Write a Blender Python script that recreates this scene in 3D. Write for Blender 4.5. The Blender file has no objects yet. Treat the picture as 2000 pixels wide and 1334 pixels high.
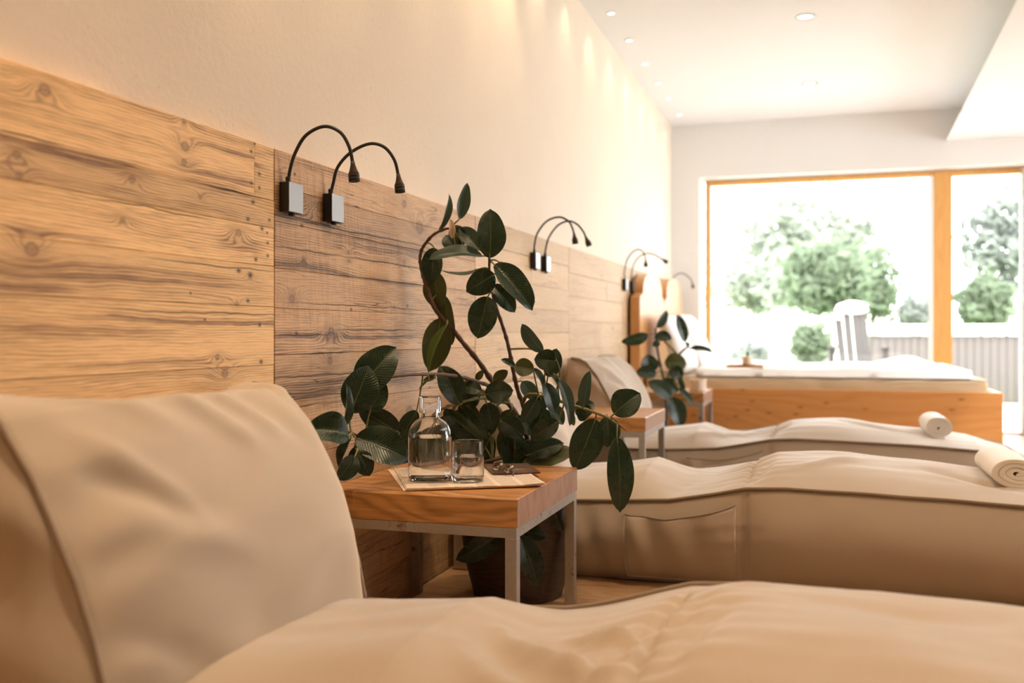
import bpy, bmesh, math, random
from mathutils import Vector, Matrix, noise
import numpy as np

random.seed(7)
S = bpy.context.scene
COL = S.collection

# ------------------------------------------------------------------ camera, world, lights, exposure
CX, CY, CZ = 1.22, 0.0, 0.80           # the photographer crouches beside the wall
YAW = math.radians(17.475)
FPX, V0 = 1944.0, 650.0
SA, CA = math.sin(YAW), math.cos(YAW)
cam_d = bpy.data.cameras.new('camera')
cam = bpy.data.objects.new('camera', cam_d)
COL.objects.link(cam)
cam.location = (CX, CY, CZ)
cam.rotation_euler = (math.radians(90), 0, YAW)
cam_d.sensor_width = 36.0
cam_d.lens = FPX / 2000 * 36
cam_d.shift_y = -(667 - V0) / 2000
cam_d.clip_start = 0.02
cam_d.dof.use_dof = True
cam_d.dof.focus_distance = 2.62
cam_d.dof.aperture_fstop = 2.3
S.camera = cam

S.view_settings.view_transform = 'Standard'
S.view_settings.look = 'None'
S.view_settings.gamma = 1.0
S.view_settings.use_curve_mapping = False
S.view_settings.exposure = 0.18

W = bpy.data.worlds.new('world')
S.world = W
W.use_nodes = True
bg = W.node_tree.nodes['Background']
bg.inputs['Color'].default_value = (0.96, 0.98, 1.02, 1)
bg.inputs['Strength'].default_value = 9.0

def light(kind, name, loc, energy, color, **kw):
    d = bpy.data.lights.new(name, kind)
    d.energy = energy
    d.color = color
    rot = kw.pop('rot', None)
    for k, v in kw.items():
        setattr(d, k, v)
    o = bpy.data.objects.new(name, d)
    COL.objects.link(o)
    o.location = loc
    if rot:
        o.rotation_euler = rot
    return o

WARM = (1.0, 0.71, 0.43)
SMALL_Y = [8.04, 7.46, 6.98, 6.44, 5.90, 5.37, 4.84, 4.31, 3.78, 3.25, 2.72, 2.19, 1.66, 1.13, 0.60, 0.07]
BIG_Y = [7.30, 5.755, 4.21, 2.67, 1.12, -0.4]
CEIL = 2.555
for y in SMALL_Y:                       # lamps of the row of small recessed spots along the wall
    light('SPOT', 'wall_spot_light', (0.10, y, CEIL - 0.02), 36 if y < 2.5 else (15 if y < 4 else 2.2), WARM, spot_size=math.radians(78), spot_blend=0.8, shadow_soft_size=0.02, rot=(0, math.radians(22 if y < 3 else 14), 0))
for y in BIG_Y:                         # lamps of the recessed spots in the middle of the ceiling
    light('SPOT', 'ceiling_spot_light', (1.115, y, CEIL - 0.03), 78 if y < 3 else (20 if y < 5 else 14), WARM, spot_size=math.radians(100), spot_blend=0.9, shadow_soft_size=0.05)
for y in (-1.2, 0.6, 2.4):              # unseen warm lamps added right of the frame to brighten the near part
    light('SPOT', 'added_fill_spot', (3.3, y, 2.27), 50, WARM, spot_size=math.radians(130), spot_blend=0.8, shadow_soft_size=0.05)
light('SUN', 'sun', (4, 14, 8), 4.0, (1.0, 0.95, 0.86), rot=(math.radians(38), math.radians(25), 0), angle=math.radians(3))

# ------------------------------------------------------------------ helpers
def PX(u, v, D):
    """the point at camera depth D that the photograph shows at (u, v)"""
    lat = (u - 1000) / FPX * D
    return Vector((CX - SA * D + CA * lat, CY + CA * D + SA * lat, CZ + (V0 - v) / FPX * D))

def wall_yz(u, v):
    D = (FPX * CX / CA) / (1612.0 - u)
    p = PX(u, v, D)
    return p.y, p.z

def tagit(o, label=None, cat=None, group=None, kind=None):
    if label: o['label'] = label
    if cat: o['category'] = cat
    if group: o['group'] = group
    if kind: o['kind'] = kind
    return o

def thing(name, loc, label, cat, group=None):
    o = bpy.data.objects.new(name, None)
    o.empty_display_size = 0.05
    COL.objects.link(o)
    o.location = loc
    return tagit(o, label, cat, group)

def attach(o, parent):
    o.parent = parent
    if parent is not None:
        m = Matrix.Identity(4)
        p = parent
        o.matrix_parent_inverse = Matrix.Translation(-WL(parent))
    return o

def WL(o):
    """world location of a thing, a part or a sub-part (translations only)"""
    v = Vector(o.location)
    if o.parent is not None:
        v = v + o.matrix_parent_inverse.to_translation() + WL(o.parent)
    return v

def mesh_obj(name, verts, faces, mat, parent=None, smooth=True, uv=None, sharp=None):
    me = bpy.data.meshes.new(name)
    me.from_pydata([tuple(v) for v in verts], [], [tuple(f) for f in faces])
    if smooth:
        me.polygons.foreach_set('use_smooth', [True] * len(me.polygons))
    if uv is not None:
        l = me.uv_layers.new(name='UVMap')
        idx = np.empty(len(me.loops), dtype=np.int32)
        me.loops.foreach_get('vertex_index', idx)
        l.data.foreach_set('uv', np.asarray(uv, dtype=np.float32)[idx].ravel())
    me.update()
    me.materials.append(mat)
    o = bpy.data.objects.new(name, me)
    COL.objects.link(o)
    if parent is not None:
        attach(o, parent)
    return o

def from_bm(name, bm, mat, parent=None, smooth=False):
    bmesh.ops.recalc_face_normals(bm, faces=bm.faces[:])
    me = bpy.data.meshes.new(name)
    bm.to_mesh(me)
    bm.free()
    if smooth:
        me.polygons.foreach_set('use_smooth', [True] * len(me.polygons))
    me.materials.append(mat)
    o = bpy.data.objects.new(name, me)
    COL.objects.link(o)
    if parent is not None:
        attach(o, parent)
    return o

def add_box(bm, x0, x1, y0, y1, z0, z1, bevel=0.0, seg=1):
    t = bmesh.new()
    vs = [t.verts.new((x, y, z)) for x in (x0, x1) for y in (y0, y1) for z in (z0, z1)]
    for f in ((0, 1, 3, 2), (4, 6, 7, 5), (0, 4, 5, 1), (2, 3, 7, 6), (0, 2, 6, 4), (1, 5, 7, 3)):
        t.faces.new([vs[i] for i in f])
    if bevel > 0:
        bmesh.ops.bevel(t, geom=t.edges[:], offset=bevel, segments=seg, affect='EDGES', profile=0.6)
    m = bpy.data.meshes.new('tmp')
    bmesh.ops.recalc_face_normals(t, faces=t.faces[:])
    t.to_mesh(m)
    t.free()
    bm.from_mesh(m)
    bpy.data.meshes.remove(m)

def box(name, x0, x1, y0, y1, z0, z1, mat, parent=None, bevel=0.0, seg=1, smooth=False):
    bm = bmesh.new()
    add_box(bm, x0, x1, y0, y1, z0, z1, bevel, seg)
    return from_bm(name, bm, mat, parent, smooth)

def struct(o):
    o['kind'] = 'structure'
    return o

def tube_data(pts, radii, n=8, cap=True):
    pts = [Vector(p) for p in pts]
    if not hasattr(radii, '__len__'):
        radii = [radii] * len(pts)
    verts, faces = [], []
    t0 = (pts[1] - pts[0]).normalized()
    ref = Vector((0, 0, 1)) if abs(t0.z) < 0.9 else Vector((1, 0, 0))
    nrm = (ref - t0 * ref.dot(t0)).normalized()
    for i, p in enumerate(pts):
        a = pts[max(i - 1, 0)]
        b = pts[min(i + 1, len(pts) - 1)]
        t = (b - a).normalized()
        nrm = (nrm - t * nrm.dot(t)).normalized()
        bn = t.cross(nrm)
        for k in range(n):
            an = 2 * math.pi * k / n
            verts.append(p + (nrm * math.cos(an) + bn * math.sin(an)) * radii[i])
    for i in range(len(pts) - 1):
        for k in range(n):
            a = i * n + k
            b = i * n + (k + 1) % n
            faces.append((a, b, b + n, a + n))
    if cap:
        faces.append(tuple(range(n - 1, -1, -1)))
        m = (len(pts) - 1) * n
        faces.append(tuple(range(m, m + n)))
    return verts, faces

def tube(name, pts, radii, mat, parent=None, n=8):
    v, f = tube_data(pts, radii, n)
    return mesh_obj(name, v, f, mat, parent)

def smooth_path(pts, sub=6):
    """Catmull-Rom through the points"""
    P = [Vector(p) for p in pts]
    out = []
    for i in range(len(P) - 1):
        p0 = P[max(i - 1, 0)]; p1 = P[i]; p2 = P[i + 1]; p3 = P[min(i + 2, len(P) - 1)]
        for k in range(sub):
            t = k / sub
            out.append(0.5 * ((2 * p1) + (p2 - p0) * t + (2 * p0 - 5 * p1 + 4 * p2 - p3) * t * t + (3 * p1 - p0 - 3 * p2 + p3) * t ** 3))
    out.append(P[-1])
    return out

def lathe(name, prof, center, mat, parent=None, n=48, closed=False):
    cx, cy, cz = center
    verts, faces = [], []
    rows = []
    for r, z in prof:
        if r < 1e-6:
            rows.append([len(verts)])
            verts.append((cx, cy, cz + z))
        else:
            rows.append(list(range(len(verts), len(verts) + n)))
            for k in range(n):
                a = 2 * math.pi * k / n
                verts.append((cx + r * math.cos(a), cy + r * math.sin(a), cz + z))
    pairs = list(zip(rows[:-1], rows[1:]))
    if closed:
        pairs.append((rows[-1], rows[0]))
    for A, B in pairs:
        for k in range(n):
            k2 = (k + 1) % n
            if len(A) == 1 and len(B) == 1:
                continue
            if len(A) == 1:
                faces.append((A[0], B[k2], B[k]))
            elif len(B) == 1:
                faces.append((A[k], A[k2], B[0]))
            else:
                faces.append((A[k], A[k2], B[k2], B[k]))
    o = mesh_obj(name, verts, faces, mat, parent)
    o.data.set_sharp_from_angle(angle=math.radians(32))
    return o

def interp(x, xs, ys):
    return float(np.interp(x, xs, ys))

def sstep(a, b, x):
    t = min(max((x - a) / (b - a), 0), 1)
    return t * t * (3 - 2 * t)

def fbm(x, y, z, o=3):
    s = 0; a = 1
    for _ in range(o):
        s += a * noise.noise(Vector((x, y, z)))
        x *= 2.03; y *= 2.03; z *= 2.03; a *= 0.5
    return s

def loft(loops, cap_rings=6, bulge=(0.0, 0.0), axis=Vector((1, 0, 0))):
    """closed skin over a row of closed loops, both ends closed by shrinking rings that bulge outwards"""
    n = len(loops[0])
    L = [list(map(Vector, lp)) for lp in loops]
    def rings(lp, b, sgn):
        c = sum(lp, Vector()) / len(lp)
        out = []
        for k in range(1, cap_rings + 1):
            s = 1 - k / (cap_rings + 0.35)
            off = axis * (sgn * b * (1 - s * s))
            out.append([c + (p - c) * s + off for p in lp])
        return out
    A = rings(L[0], bulge[0], -1)
    B = rings(L[-1], bulge[1], 1)
    L = A[::-1] + L + B
    verts = [p for lp in L for p in lp]
    faces = []
    for i in range(len(L) - 1):
        for k in range(n):
            k2 = (k + 1) % n
            faces.append((i * n + k, i * n + k2, (i + 1) * n + k2, (i + 1) * n + k))
    faces.append(tuple(range(n - 1, -1, -1)))
    m = (len(L) - 1) * n
    faces.append(tuple(range(m, m + n)))
    return verts, faces

def fix_normals(o):
    bm = bmesh.new()
    bm.from_mesh(o.data)
    bmesh.ops.recalc_face_normals(bm, faces=bm.faces[:])
    bm.to_mesh(o.data)
    bm.free()
    return o

# ------------------------------------------------------------------ node helper
class G:
    def __init__(s, name, group=False):
        if group:
            s.tree = bpy.data.node_groups.new(name, 'ShaderNodeTree')
        else:
            s.mat = bpy.data.materials.new(name)
            s.mat.use_nodes = True
            s.tree = s.mat.node_tree
            s.tree.nodes.clear()
            s.out = s.tree.nodes.new('ShaderNodeOutputMaterial')
    def n(s, typ, props=None, **inp):
        nd = s.tree.nodes.new('ShaderNode' + typ)
        for k, v in (props or {}).items():
            setattr(nd, k, v)
        for k, v in inp.items():
            s.put(nd.inputs[k.replace('_', ' ')], v)
        return nd
    def put(s, sock, v):
        if hasattr(v, 'is_output'):
            s.tree.links.new(v, sock)
        elif hasattr(v, '__len__') and sock.type == 'RGBA' and len(v) == 3:
            sock.default_value = (*v, 1)
        else:
            sock.default_value = v
    def m(s, op, a, b=0.0, c=0.0, clamp=False):
        nd = s.tree.nodes.new('ShaderNodeMath')
        nd.operation = op
        nd.use_clamp = clamp
        s.put(nd.inputs[0], a); s.put(nd.inputs[1], b); s.put(nd.inputs[2], c)
        return nd.outputs[0]
    def vm(s, op, a, b=(0, 0, 0)):
        nd = s.tree.nodes.new('ShaderNodeVectorMath')
        nd.operation = op
        s.put(nd.inputs[0], a); s.put(nd.inputs[1], b)
        return nd.outputs[0]
    def obj(s):
        return s.n('TexCoord').outputs['Object']
    def sep(s, v):
        return s.n('SeparateXYZ', Vector=v).outputs
    def comb(s, x=0.0, y=0.0, z=0.0):
        return s.n('CombineXYZ', X=x, Y=y, Z=z).outputs[0]
    def noise(s, vec, scale=5, detail=3, rough=0.55, dist=0.0):
        return s.n('TexNoise', Vector=vec, Scale=scale, Detail=detail, Roughness=rough, Distortion=dist).outputs[0]
    def ramp(s, fac, stops, interp='LINEAR'):
        nd = s.n('ValToRGB', Fac=fac)
        cr = nd.color_ramp
        cr.interpolation = interp
        while len(cr.elements) < len(stops):
            cr.elements.new(0.5)
        for e, (p, c) in zip(cr.elements, stops):
            e.position = p
            e.color = (*c, 1) if len(c) == 3 else c
        return nd.outputs[0]
    def mix(s, fac, a, b, mode='MIX'):
        nd = s.tree.nodes.new('ShaderNodeMix')
        nd.data_type = 'RGBA'
        nd.blend_type = mode
        s.put(nd.inputs['Factor'], fac)
        s.put(nd.inputs[6], a); s.put(nd.inputs[7], b)
        return nd.outputs[2]
    def bump(s, h, strength=0.3, dist=0.01):
        return s.n('Bump', Strength=strength, Distance=dist, Height=h).outputs[0]
    def bsdf(s, **kw):
        nd = s.n('BsdfPrincipled')
        for k, v in kw.items():
            s.put(nd.inputs[k.replace('_', ' ')], v)
        s.tree.links.new(nd.outputs[0], s.out.inputs[0])
        return nd

def plain(name, col, rough=0.5, metal=0.0, noise_amt=0.08, scale=40, bump=0.1, **kw):
    g = G(name)
    c = g.noise(g.obj(), scale, 3)
    f = g.m('MULTIPLY_ADD', c, 2 * noise_amt, 1 - noise_amt)
    colr = g.mix(1.0, col, g.comb(f, f, f), 'MULTIPLY')
    g.bsdf(Base_Color=colr, Roughness=rough, Metallic=metal, Normal=g.bump(c, bump, 0.002), **kw)
    return g.mat

# ------------------------------------------------------------------ materials
def old_wood(name, light_c, dark_c, crack_c, knots, holes, seed, crack=0.5, ring=150.0, saw=0.0, scatter=True, streaks=(), cracks=()):
    """reclaimed softwood boards: grain lines are the level lines of a field that bulges round every knot"""
    g = G(name)
    co = g.obj()
    sx, sy, sz = g.sep(co)
    rnd = g.n('ObjectInfo').outputs['Random']
    off = g.m('MULTIPLY', rnd, 37.0)
    yy = g.m('ADD', sy, off)
    slow = g.noise(g.comb(g.m('MULTIPLY', yy, 0.8), g.m('MULTIPLY', sz, 4.5), off), 1.0, 4, 0.6)
    field = g.m('MULTIPLY_ADD', slow, 0.060, sz)
    wob = g.noise(g.comb(g.m('MULTIPLY', yy, 9.0), g.m('MULTIPLY', sz, 30.0), off), 1.0, 2, 0.5)
    field = g.m('MULTIPLY_ADD', wob, 0.006, field)
    dark = 0.0
    halo = 0.0
    def knot(field, dark, halo, y, z, r, amp, stretch):
        dy = g.m('SUBTRACT', sy, y)
        dz = g.m('SUBTRACT', sz, z)
        dz2 = g.m('MULTIPLY', dz, dz)
        d2 = g.m('ADD', g.m('MULTIPLY', g.m('MULTIPLY', dy, dy), 1 / (stretch * r * 2.6) ** 2), g.m('MULTIPLY', dz2, 1 / (r * 2.0) ** 2))
        e = g.m('EXPONENT', g.m('MULTIPLY', d2, -1.0))
        field = g.m('MULTIPLY_ADD', e, amp * r, field)
        k2 = g.m('ADD', g.m('MULTIPLY', g.m('MULTIPLY', dy, dy), 1 / (r * 1.05) ** 2), g.m('MULTIPLY', dz2, 1 / (r * 0.8) ** 2))
        rim = g.m('EXPONENT', g.m('MULTIPLY', g.m('POWER', g.m('SUBTRACT', g.m('SQRT', k2), 1.0), 2.0), -14.0))
        core = g.m('MULTIPLY_ADD', g.m('EXPONENT', g.m('MULTIPLY', g.m('MULTIPLY', k2, k2), -1.0)), 0.50, g.m('MULTIPLY', rim, 0.55))
        dark = g.m('MAXIMUM', dark, core)
        halo = g.m('MAXIMUM', halo, g.m('MULTIPLY', e, 0.8))
        return field, dark, halo
    for i, (y, z, r) in enumerate(knots):
        field, dark, halo = knot(field, dark, halo, y, z, r, (2.6 if i % 2 else -2.6), 1.7)
    if scatter:
        # knots of the boards further away: one per Voronoi cell, some cells left empty
        vv = g.n('TexVoronoi', Vector=g.comb(g.m('MULTIPLY', yy, 2.3), g.m('MULTIPLY', g.m('ADD', sz, off), 6.5), 0.0), Scale=1.0)
        dd = vv.outputs['Distance']
        keep = g.m('GREATER_THAN', g.sep(vv.outputs['Color'])[0], 0.55)
        e = g.m('MULTIPLY', g.m('EXPONENT', g.m('MULTIPLY', g.m('MULTIPLY', dd, dd), -28.0)), keep)
        field = g.m('MULTIPLY_ADD', e, 0.03, field)
        core = g.m('MULTIPLY', g.m('EXPONENT', g.m('MULTIPLY', g.m('POWER', dd, 4.0), -60000.0)), keep)
        dark = g.m('MAXIMUM', dark, core)
        halo = g.m('MAXIMUM', halo, g.m('MULTIPLY', e, 0.5))
    ph = g.m('MULTIPLY', field, ring * 2 * math.pi / 2.0)
    s1 = g.m('SINE', ph)
    line = g.m('POWER', g.m('MULTIPLY_ADD', s1, 0.5, 0.5), 2.2)
    big = g.m('MULTIPLY_ADD', g.m('SINE', g.m('MULTIPLY', ph, 0.23)), 0.5, 0.5)
    patch = g.noise(g.comb(g.m('MULTIPLY', yy, 1.5), g.m('MULTIPLY', field, 11.0), off), 1.0, 4, 0.6)
    patch = g.m('MULTIPLY_ADD', g.m('SUBTRACT', patch, 0.5), 4.0, 0.42, clamp=True)
    strk = g.noise(g.comb(g.m('MULTIPLY', yy, 1.3), g.m('MULTIPLY', field, 34.0), off), 1.0, 3, 0.65)
    strk = g.m('MULTIPLY_ADD', g.m('SUBTRACT', strk, 0.5), 3.2, 0.45, clamp=True)
    lw = g.m('MULTIPLY', line, g.m('MULTIPLY_ADD', g.m('MULTIPLY_ADD', patch, 0.4, g.m('MULTIPLY', strk, 0.6)), 0.85, 0.10))
    f = g.m('ADD', g.m('MULTIPLY', lw, 0.72), g.m('MULTIPLY', g.m('MULTIPLY', patch, g.m('MULTIPLY_ADD', strk, 0.7, g.m('MULTIPLY', big, 0.3))), 0.40), clamp=True)
    wz = g.m('MULTIPLY_ADD', g.m('SUBTRACT', slow, 0.5), 0.05, g.m('MULTIPLY_ADD', wob, 0.010, sz))
    def band(y, z, ly, lz, zz, pw=1.0):
        a_ = g.m('POWER', g.m('MULTIPLY', g.m('SUBTRACT', sy, y), 1 / ly), 2.0)
        b_ = g.m('POWER', g.m('MULTIPLY', g.m('SUBTRACT', zz, z), 1 / lz), 2.0)
        return g.m('EXPONENT', g.m('MULTIPLY', g.m('ADD', g.m('MULTIPLY', a_, a_), b_), -pw))
    smoke = 0.0
    for (y, z, ly, lz) in streaks:
        smoke = g.m('MAXIMUM', smoke, band(y, z, ly, lz, wz))
    wide = g.m('POWER', g.m('MULTIPLY_ADD', g.m('SINE', g.m('MULTIPLY', ph, 0.31)), 0.5, 0.5), 1.3)
    f = g.m('ADD', f, g.m('MULTIPLY', smoke, g.m('MULTIPLY_ADD', wide, 0.55, g.m('MULTIPLY_ADD', line, 0.25, 0.22))), clamp=True)
    lcr = 0.0
    cwz = g.m('MULTIPLY_ADD', g.m('SUBTRACT', g.noise(g.comb(g.m('MULTIPLY', yy, 7.0), 0.0, off), 1.0, 3, 0.6), 0.5), 0.016, sz)
    for (y, z, ly, lz) in cracks:
        lcr = g.m('MAXIMUM', lcr, band(y, z, ly, lz, cwz))
    fine = g.noise(g.comb(g.m('MULTIPLY', yy, 14.0), g.m('MULTIPLY', sz, 260.0), 0.0), 1.0, 2, 0.6)
    f = g.m('ADD', f, g.m('MULTIPLY_ADD', fine, 1.0, -0.50), clamp=True)
    if saw:
        sw = g.noise(g.comb(g.m('MULTIPLY', g.m('MULTIPLY_ADD', wob, 0.010, g.m('MULTIPLY_ADD', sz, 0.10, sy)), 105.0), g.m('MULTIPLY', sz, 9.0), 0.0), 1.0, 2, 0.5)
        sw = g.m('MULTIPLY', g.m('SUBTRACT', sw, 0.5), 5.0)
        msk = g.noise(g.comb(g.m('MULTIPLY', sy, 1.5), g.m('MULTIPLY', sz, 5.0), 3.0), 1.0, 2, 0.5)
        msk = g.m('MULTIPLY', g.m('SUBTRACT', msk, 0.42), 5.0, clamp=True)
        f = g.m('ADD', f, g.m('MULTIPLY', g.m('MULTIPLY', sw, msk), saw), clamp=True)
    tint = g.noise(g.comb(g.m('MULTIPLY', rnd, 91.0), 0.0, 0.0), 1.0, 0, 0.5)
    base = g.mix(f, light_c, dark_c)
    tf = g.m('MULTIPLY_ADD', rnd, 0.24, 0.86)
    base = g.mix(1.0, base, g.comb(tf, tf, g.m('MULTIPLY', tf, 0.98)), 'MULTIPLY')
    # long drying cracks that follow the grain
    ck = g.noise(g.comb(g.m('MULTIPLY', yy, 1.7), g.m('MULTIPLY', field, 42.0), off), 1.0, 3, 0.55)
    ck = g.m('ABSOLUTE', g.m('SUBTRACT', ck, 0.5))
    ckm = g.noise(g.comb(g.m('MULTIPLY', yy, 2.4), g.m('MULTIPLY', sz, 7.0), 9.0), 1.0, 2, 0.5)
    ckm = g.m('MULTIPLY', g.m('SUBTRACT', ckm, 0.50), 6.0, clamp=True)
    crk = g.m('MULTIPLY', g.m('SUBTRACT', 1.0, g.m('MULTIPLY', ck, 55.0), clamp=True), ckm)
    crk = g.m('MAXIMUM', g.m('MULTIPLY', crk, crack), g.m('MULTIPLY', lcr, 0.9))
    base = g.mix(g.m('MULTIPLY', halo, 0.34), base, dark_c)
    hole = 0.0
    for (y, z, r) in holes:
        dy = g.m('SUBTRACT', sy, y); dz = g.m('SUBTRACT', sz, z)
        d2 = g.m('ADD', g.m('MULTIPLY', g.m('MULTIPLY', dy, dy), 1 / (r * 1.5) ** 2), g.m('MULTIPLY', g.m('MULTIPLY', dz, dz), 1 / r ** 2))
        hole = g.m('MAXIMUM', hole, g.m('EXPONENT', g.m('MULTIPLY', d2, -1.0)))
    kt = g.noise(co, 170, 2)
    base = g.mix(g.m('MULTIPLY', dark, g.m('MULTIPLY_ADD', kt, 0.6, 0.38), clamp=True), base, crack_c)
    base = g.mix(g.m('MAXIMUM', crk, hole), base, (0.035, 0.02, 0.012))
    h = g.m('SUBTRACT', g.m('MULTIPLY', f, -0.5), g.m('MULTIPLY', g.m('MAXIMUM', crk, hole), 1.2))
    g.bsdf(Base_Color=base, Roughness=0.62, Normal=g.bump(h, 0.35, 0.004))
    return g.mat

def K(lst, s=1.0):
    out = []
    for (u, v, r) in lst:
        y, z = wall_yz(u, v)
        D = (FPX * CX / CA) / (1612.0 - u)
        out.append((y, z, r * D / FPX * s))
    return out

KA = K([(88, 176, 13), (362, 286, 10), (33, 302, 9), (38, 342, 8), (258, 350, 8), (391, 385, 5), (240, 430, 6), (62, 487, 15), (466, 455, 8), (440, 730, 9), (425, 697, 6), (463, 593, 5), (360, 236, 6), (360, 317, 7), (488, 536, 5)])
HA = K([(491, 296, 3), (498, 281, 2.5), (507, 340, 3.5), (491, 358, 3.5), (507, 367, 3), (494, 395, 4), (512, 447, 4), (484, 428, 4), (526, 430, 3), (522, 455, 2.5), (523, 475, 3), (523, 500, 3), (500, 507, 4), (466, 529, 5), (489, 538, 5), (484, 588, 4), (507, 635, 4), (510, 707, 4), (372, 573, 2.5), (400, 625, 2.5)])
KB = K([(647, 648, 10), (571, 583, 9), (593, 505, 5), (790, 398, 8), (626, 405, 12), (820, 445, 14), (800, 805, 13), (681, 492, 4), (682, 510, 4), (645, 705, 8), (790, 512, 6), (770, 600, 4)])
HB = K([(576, 340, 3), (590, 441, 3.5), (579, 653, 5), (686, 605, 3), (796, 598, 3)])
def SL(lst):
    out = []
    for (u, v, lu, lv) in lst:
        y, z = wall_yz(u, v)
        D = (FPX * CX / CA) / (1612.0 - u)
        out.append((y, z, wall_yz(u + lu, v)[0] - y, lv * D / FPX))
    return out
SA_ = SL([(150, 300, 130, 11), (425, 345, 75, 16), (260, 540, 230, 20), (60, 560, 90, 16), (420, 615, 180, 9), (180, 640, 160, 10), (470, 470, 40, 10), (120, 455, 110, 8), (300, 700, 150, 8), (455, 300, 60, 6)])
SB_ = SL([(600, 420, 60, 10), (760, 480, 90, 16), (700, 540, 120, 6), (690, 655, 130, 8), (700, 740, 120, 14), (600, 520, 60, 8), (620, 760, 80, 10)])
CA_ = SL([(300, 408, 120, 1.6), (470, 378, 60, 1.5), (420, 612, 130, 1.6), (60, 270, 60, 2.0), (430, 520, 110, 1.3)])
CB_ = SL([(700, 455, 150, 1.8), (610, 492, 60, 1.6), (760, 515, 80, 1.6), (590, 655, 45, 2.2), (740, 645, 70, 1.6), (590, 735, 60, 1.8), (700, 728, 80, 1.5), (640, 690, 40, 1.4), (720, 600, 110, 1.0), (600, 430, 60, 1.4), (650, 770, 80, 1.3)])
M = {}
M['wood_a'] = old_wood('honey_old_pine', (0.94, 0.62, 0.30), (0.245, 0.122, 0.056), (0.10, 0.048, 0.028), KA, HA, 1, crack=0.35, ring=330, scatter=False, streaks=SA_, cracks=CA_)
M['wood_b'] = old_wood('brown_old_pine', (0.62, 0.395, 0.22), (0.135, 0.074, 0.042), (0.075, 0.042, 0.030), KB, HB, 2, crack=0.95, ring=310, saw=0.16, scatter=False, streaks=SB_, cracks=CB_)
M['wood_c'] = old_wood('pale_old_pine', (0.64, 0.45, 0.265), (0.42, 0.26, 0.14), (0.15, 0.08, 0.05), [], [], 3, crack=0.5, ring=200)

def timber(name, c1, c2, along='x', scale=1.0, rough=0.42, knots=0.0, kd=1.0, kc=(0.16, 0.05, 0.015), coat=0.0):
    """planed timber with grain along one axis; end grain shows where the grain runs out of the face"""
    g = G(name)
    co = g.obj()
    x, y, z = g.sep(co)
    rnd = g.m('MULTIPLY', g.n('ObjectInfo').outputs['Random'], 23.0)
    a, b = {'x': (x, y), 'y': (y, x), 'z': (z, y)}[along]
    c = z if along != 'z' else x
    A = g.m('ADD', a, rnd)
    w = g.noise(g.comb(g.m('MULTIPLY', A, 2.0), g.m('MULTIPLY', b, 6.0), g.m('MULTIPLY', c, 9.0)), scale, 3, 0.5)
    d = g.m('ADD', g.m('ADD', g.m('MULTIPLY', b, 0.35), c), g.m('MULTIPLY', w, 0.22 / scale))
    s = g.m('MULTIPLY_ADD', g.m('SINE', g.m('MULTIPLY', d, 330.0 * scale)), 0.5, 0.5)
    s = g.m('POWER', s, 1.8)
    fine = g.noise(g.comb(g.m('MULTIPLY', A, 12.0), g.m('MULTIPLY', b, 190.0), g.m('MULTIPLY', c, 190.0)), scale, 2, 0.6)
    f = g.m('ADD', g.m('MULTIPLY', s, 0.50), g.m('MULTIPLY_ADD', fine, 0.9, -0.3), clamp=True)
    base = g.mix(f, c1, c2)
    if knots:
        vv = g.n('TexVoronoi', Vector=g.comb(g.m('MULTIPLY', A, 3.2), g.m('MULTIPLY', b, 3.2), g.m('MULTIPLY', c, 7.5)), Scale=kd)
        k = g.m('EXPONENT', g.m('MULTIPLY', g.m('POWER', vv.outputs['Distance'], 2.0), -70.0))
        base = g.mix(g.m('MULTIPLY', k, knots), base, kc)
    g.bsdf(Base_Color=base, Roughness=rough, Normal=g.bump(f, 0.12, 0.002), Coat_Weight=coat, Coat_Roughness=0.3)
    return g.mat

M['oak'] = timber('oiled_oak', (0.56, 0.275, 0.090), (0.22, 0.088, 0.026), 'x', 0.6, 0.36, knots=0.35)
M['oak_end'] = timber('oak_end_grain', (0.40, 0.235, 0.155), (0.25, 0.135, 0.085), 'z', 1.0, 0.5)
M['spruce'] = timber('amber_spruce', (0.68, 0.325, 0.105), (0.58, 0.25, 0.07), 'x', 0.3, 0.4, knots=0.9, kd=2.4, kc=(0.20, 0.07, 0.02))
M['spruce_v'] = timber('amber_spruce_upright', (0.64, 0.34, 0.13), (0.52, 0.24, 0.075), 'z', 0.6, 0.4)
M['frame_wood'] = timber('larch_window_frame', (0.72, 0.40, 0.13), (0.62, 0.31, 0.085), 'z', 0.6, 0.4)
M['floor_wood'] = timber('floor_oak', (0.44, 0.28, 0.16), (0.32, 0.19, 0.10), 'x', 0.7, 0.38, knots=0.3)

def plaster(name, c, bumpy=0.25, var=0.06):
    g = G(name)
    co = g.obj()
    n1 = g.noise(co, 2.2, 4, 0.6)
    n2 = g.noise(co, 60, 3, 0.6)
    sp = g.noise(co, 95, 1, 0.5)
    spk = g.m('GREATER_THAN', sp, 0.76)
    f = g.m('MULTIPLY_ADD', n1, 2 * var, 1 - var)
    col = g.mix(1.0, c, g.comb(f, f, f), 'MULTIPLY')
    col = g.mix(g.m('MULTIPLY', spk, 0.35), col, (0.42, 0.27, 0.16))
    g.bsdf(Base_Color=col, Roughness=0.9, Normal=g.bump(g.m('ADD', n2, g.m('MULTIPLY', n1, 2.0)), bumpy, 0.004))
    return g.mat

M['clay'] = plaster('clay_plaster', (0.83, 0.73, 0.605), 0.22, 0.06)
M['dim'] = plaster('brown_plaster', (0.26, 0.20, 0.15), 0.1, 0.04)  # for the unseen walls, kept dark to cut bounced light
M['white'] = plaster('white_plaster', (0.80, 0.79, 0.77), 0.05, 0.02)
M['ceil'] = plaster('ceiling_paint', (0.83, 0.84, 0.84), 0.03, 0.01)

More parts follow.
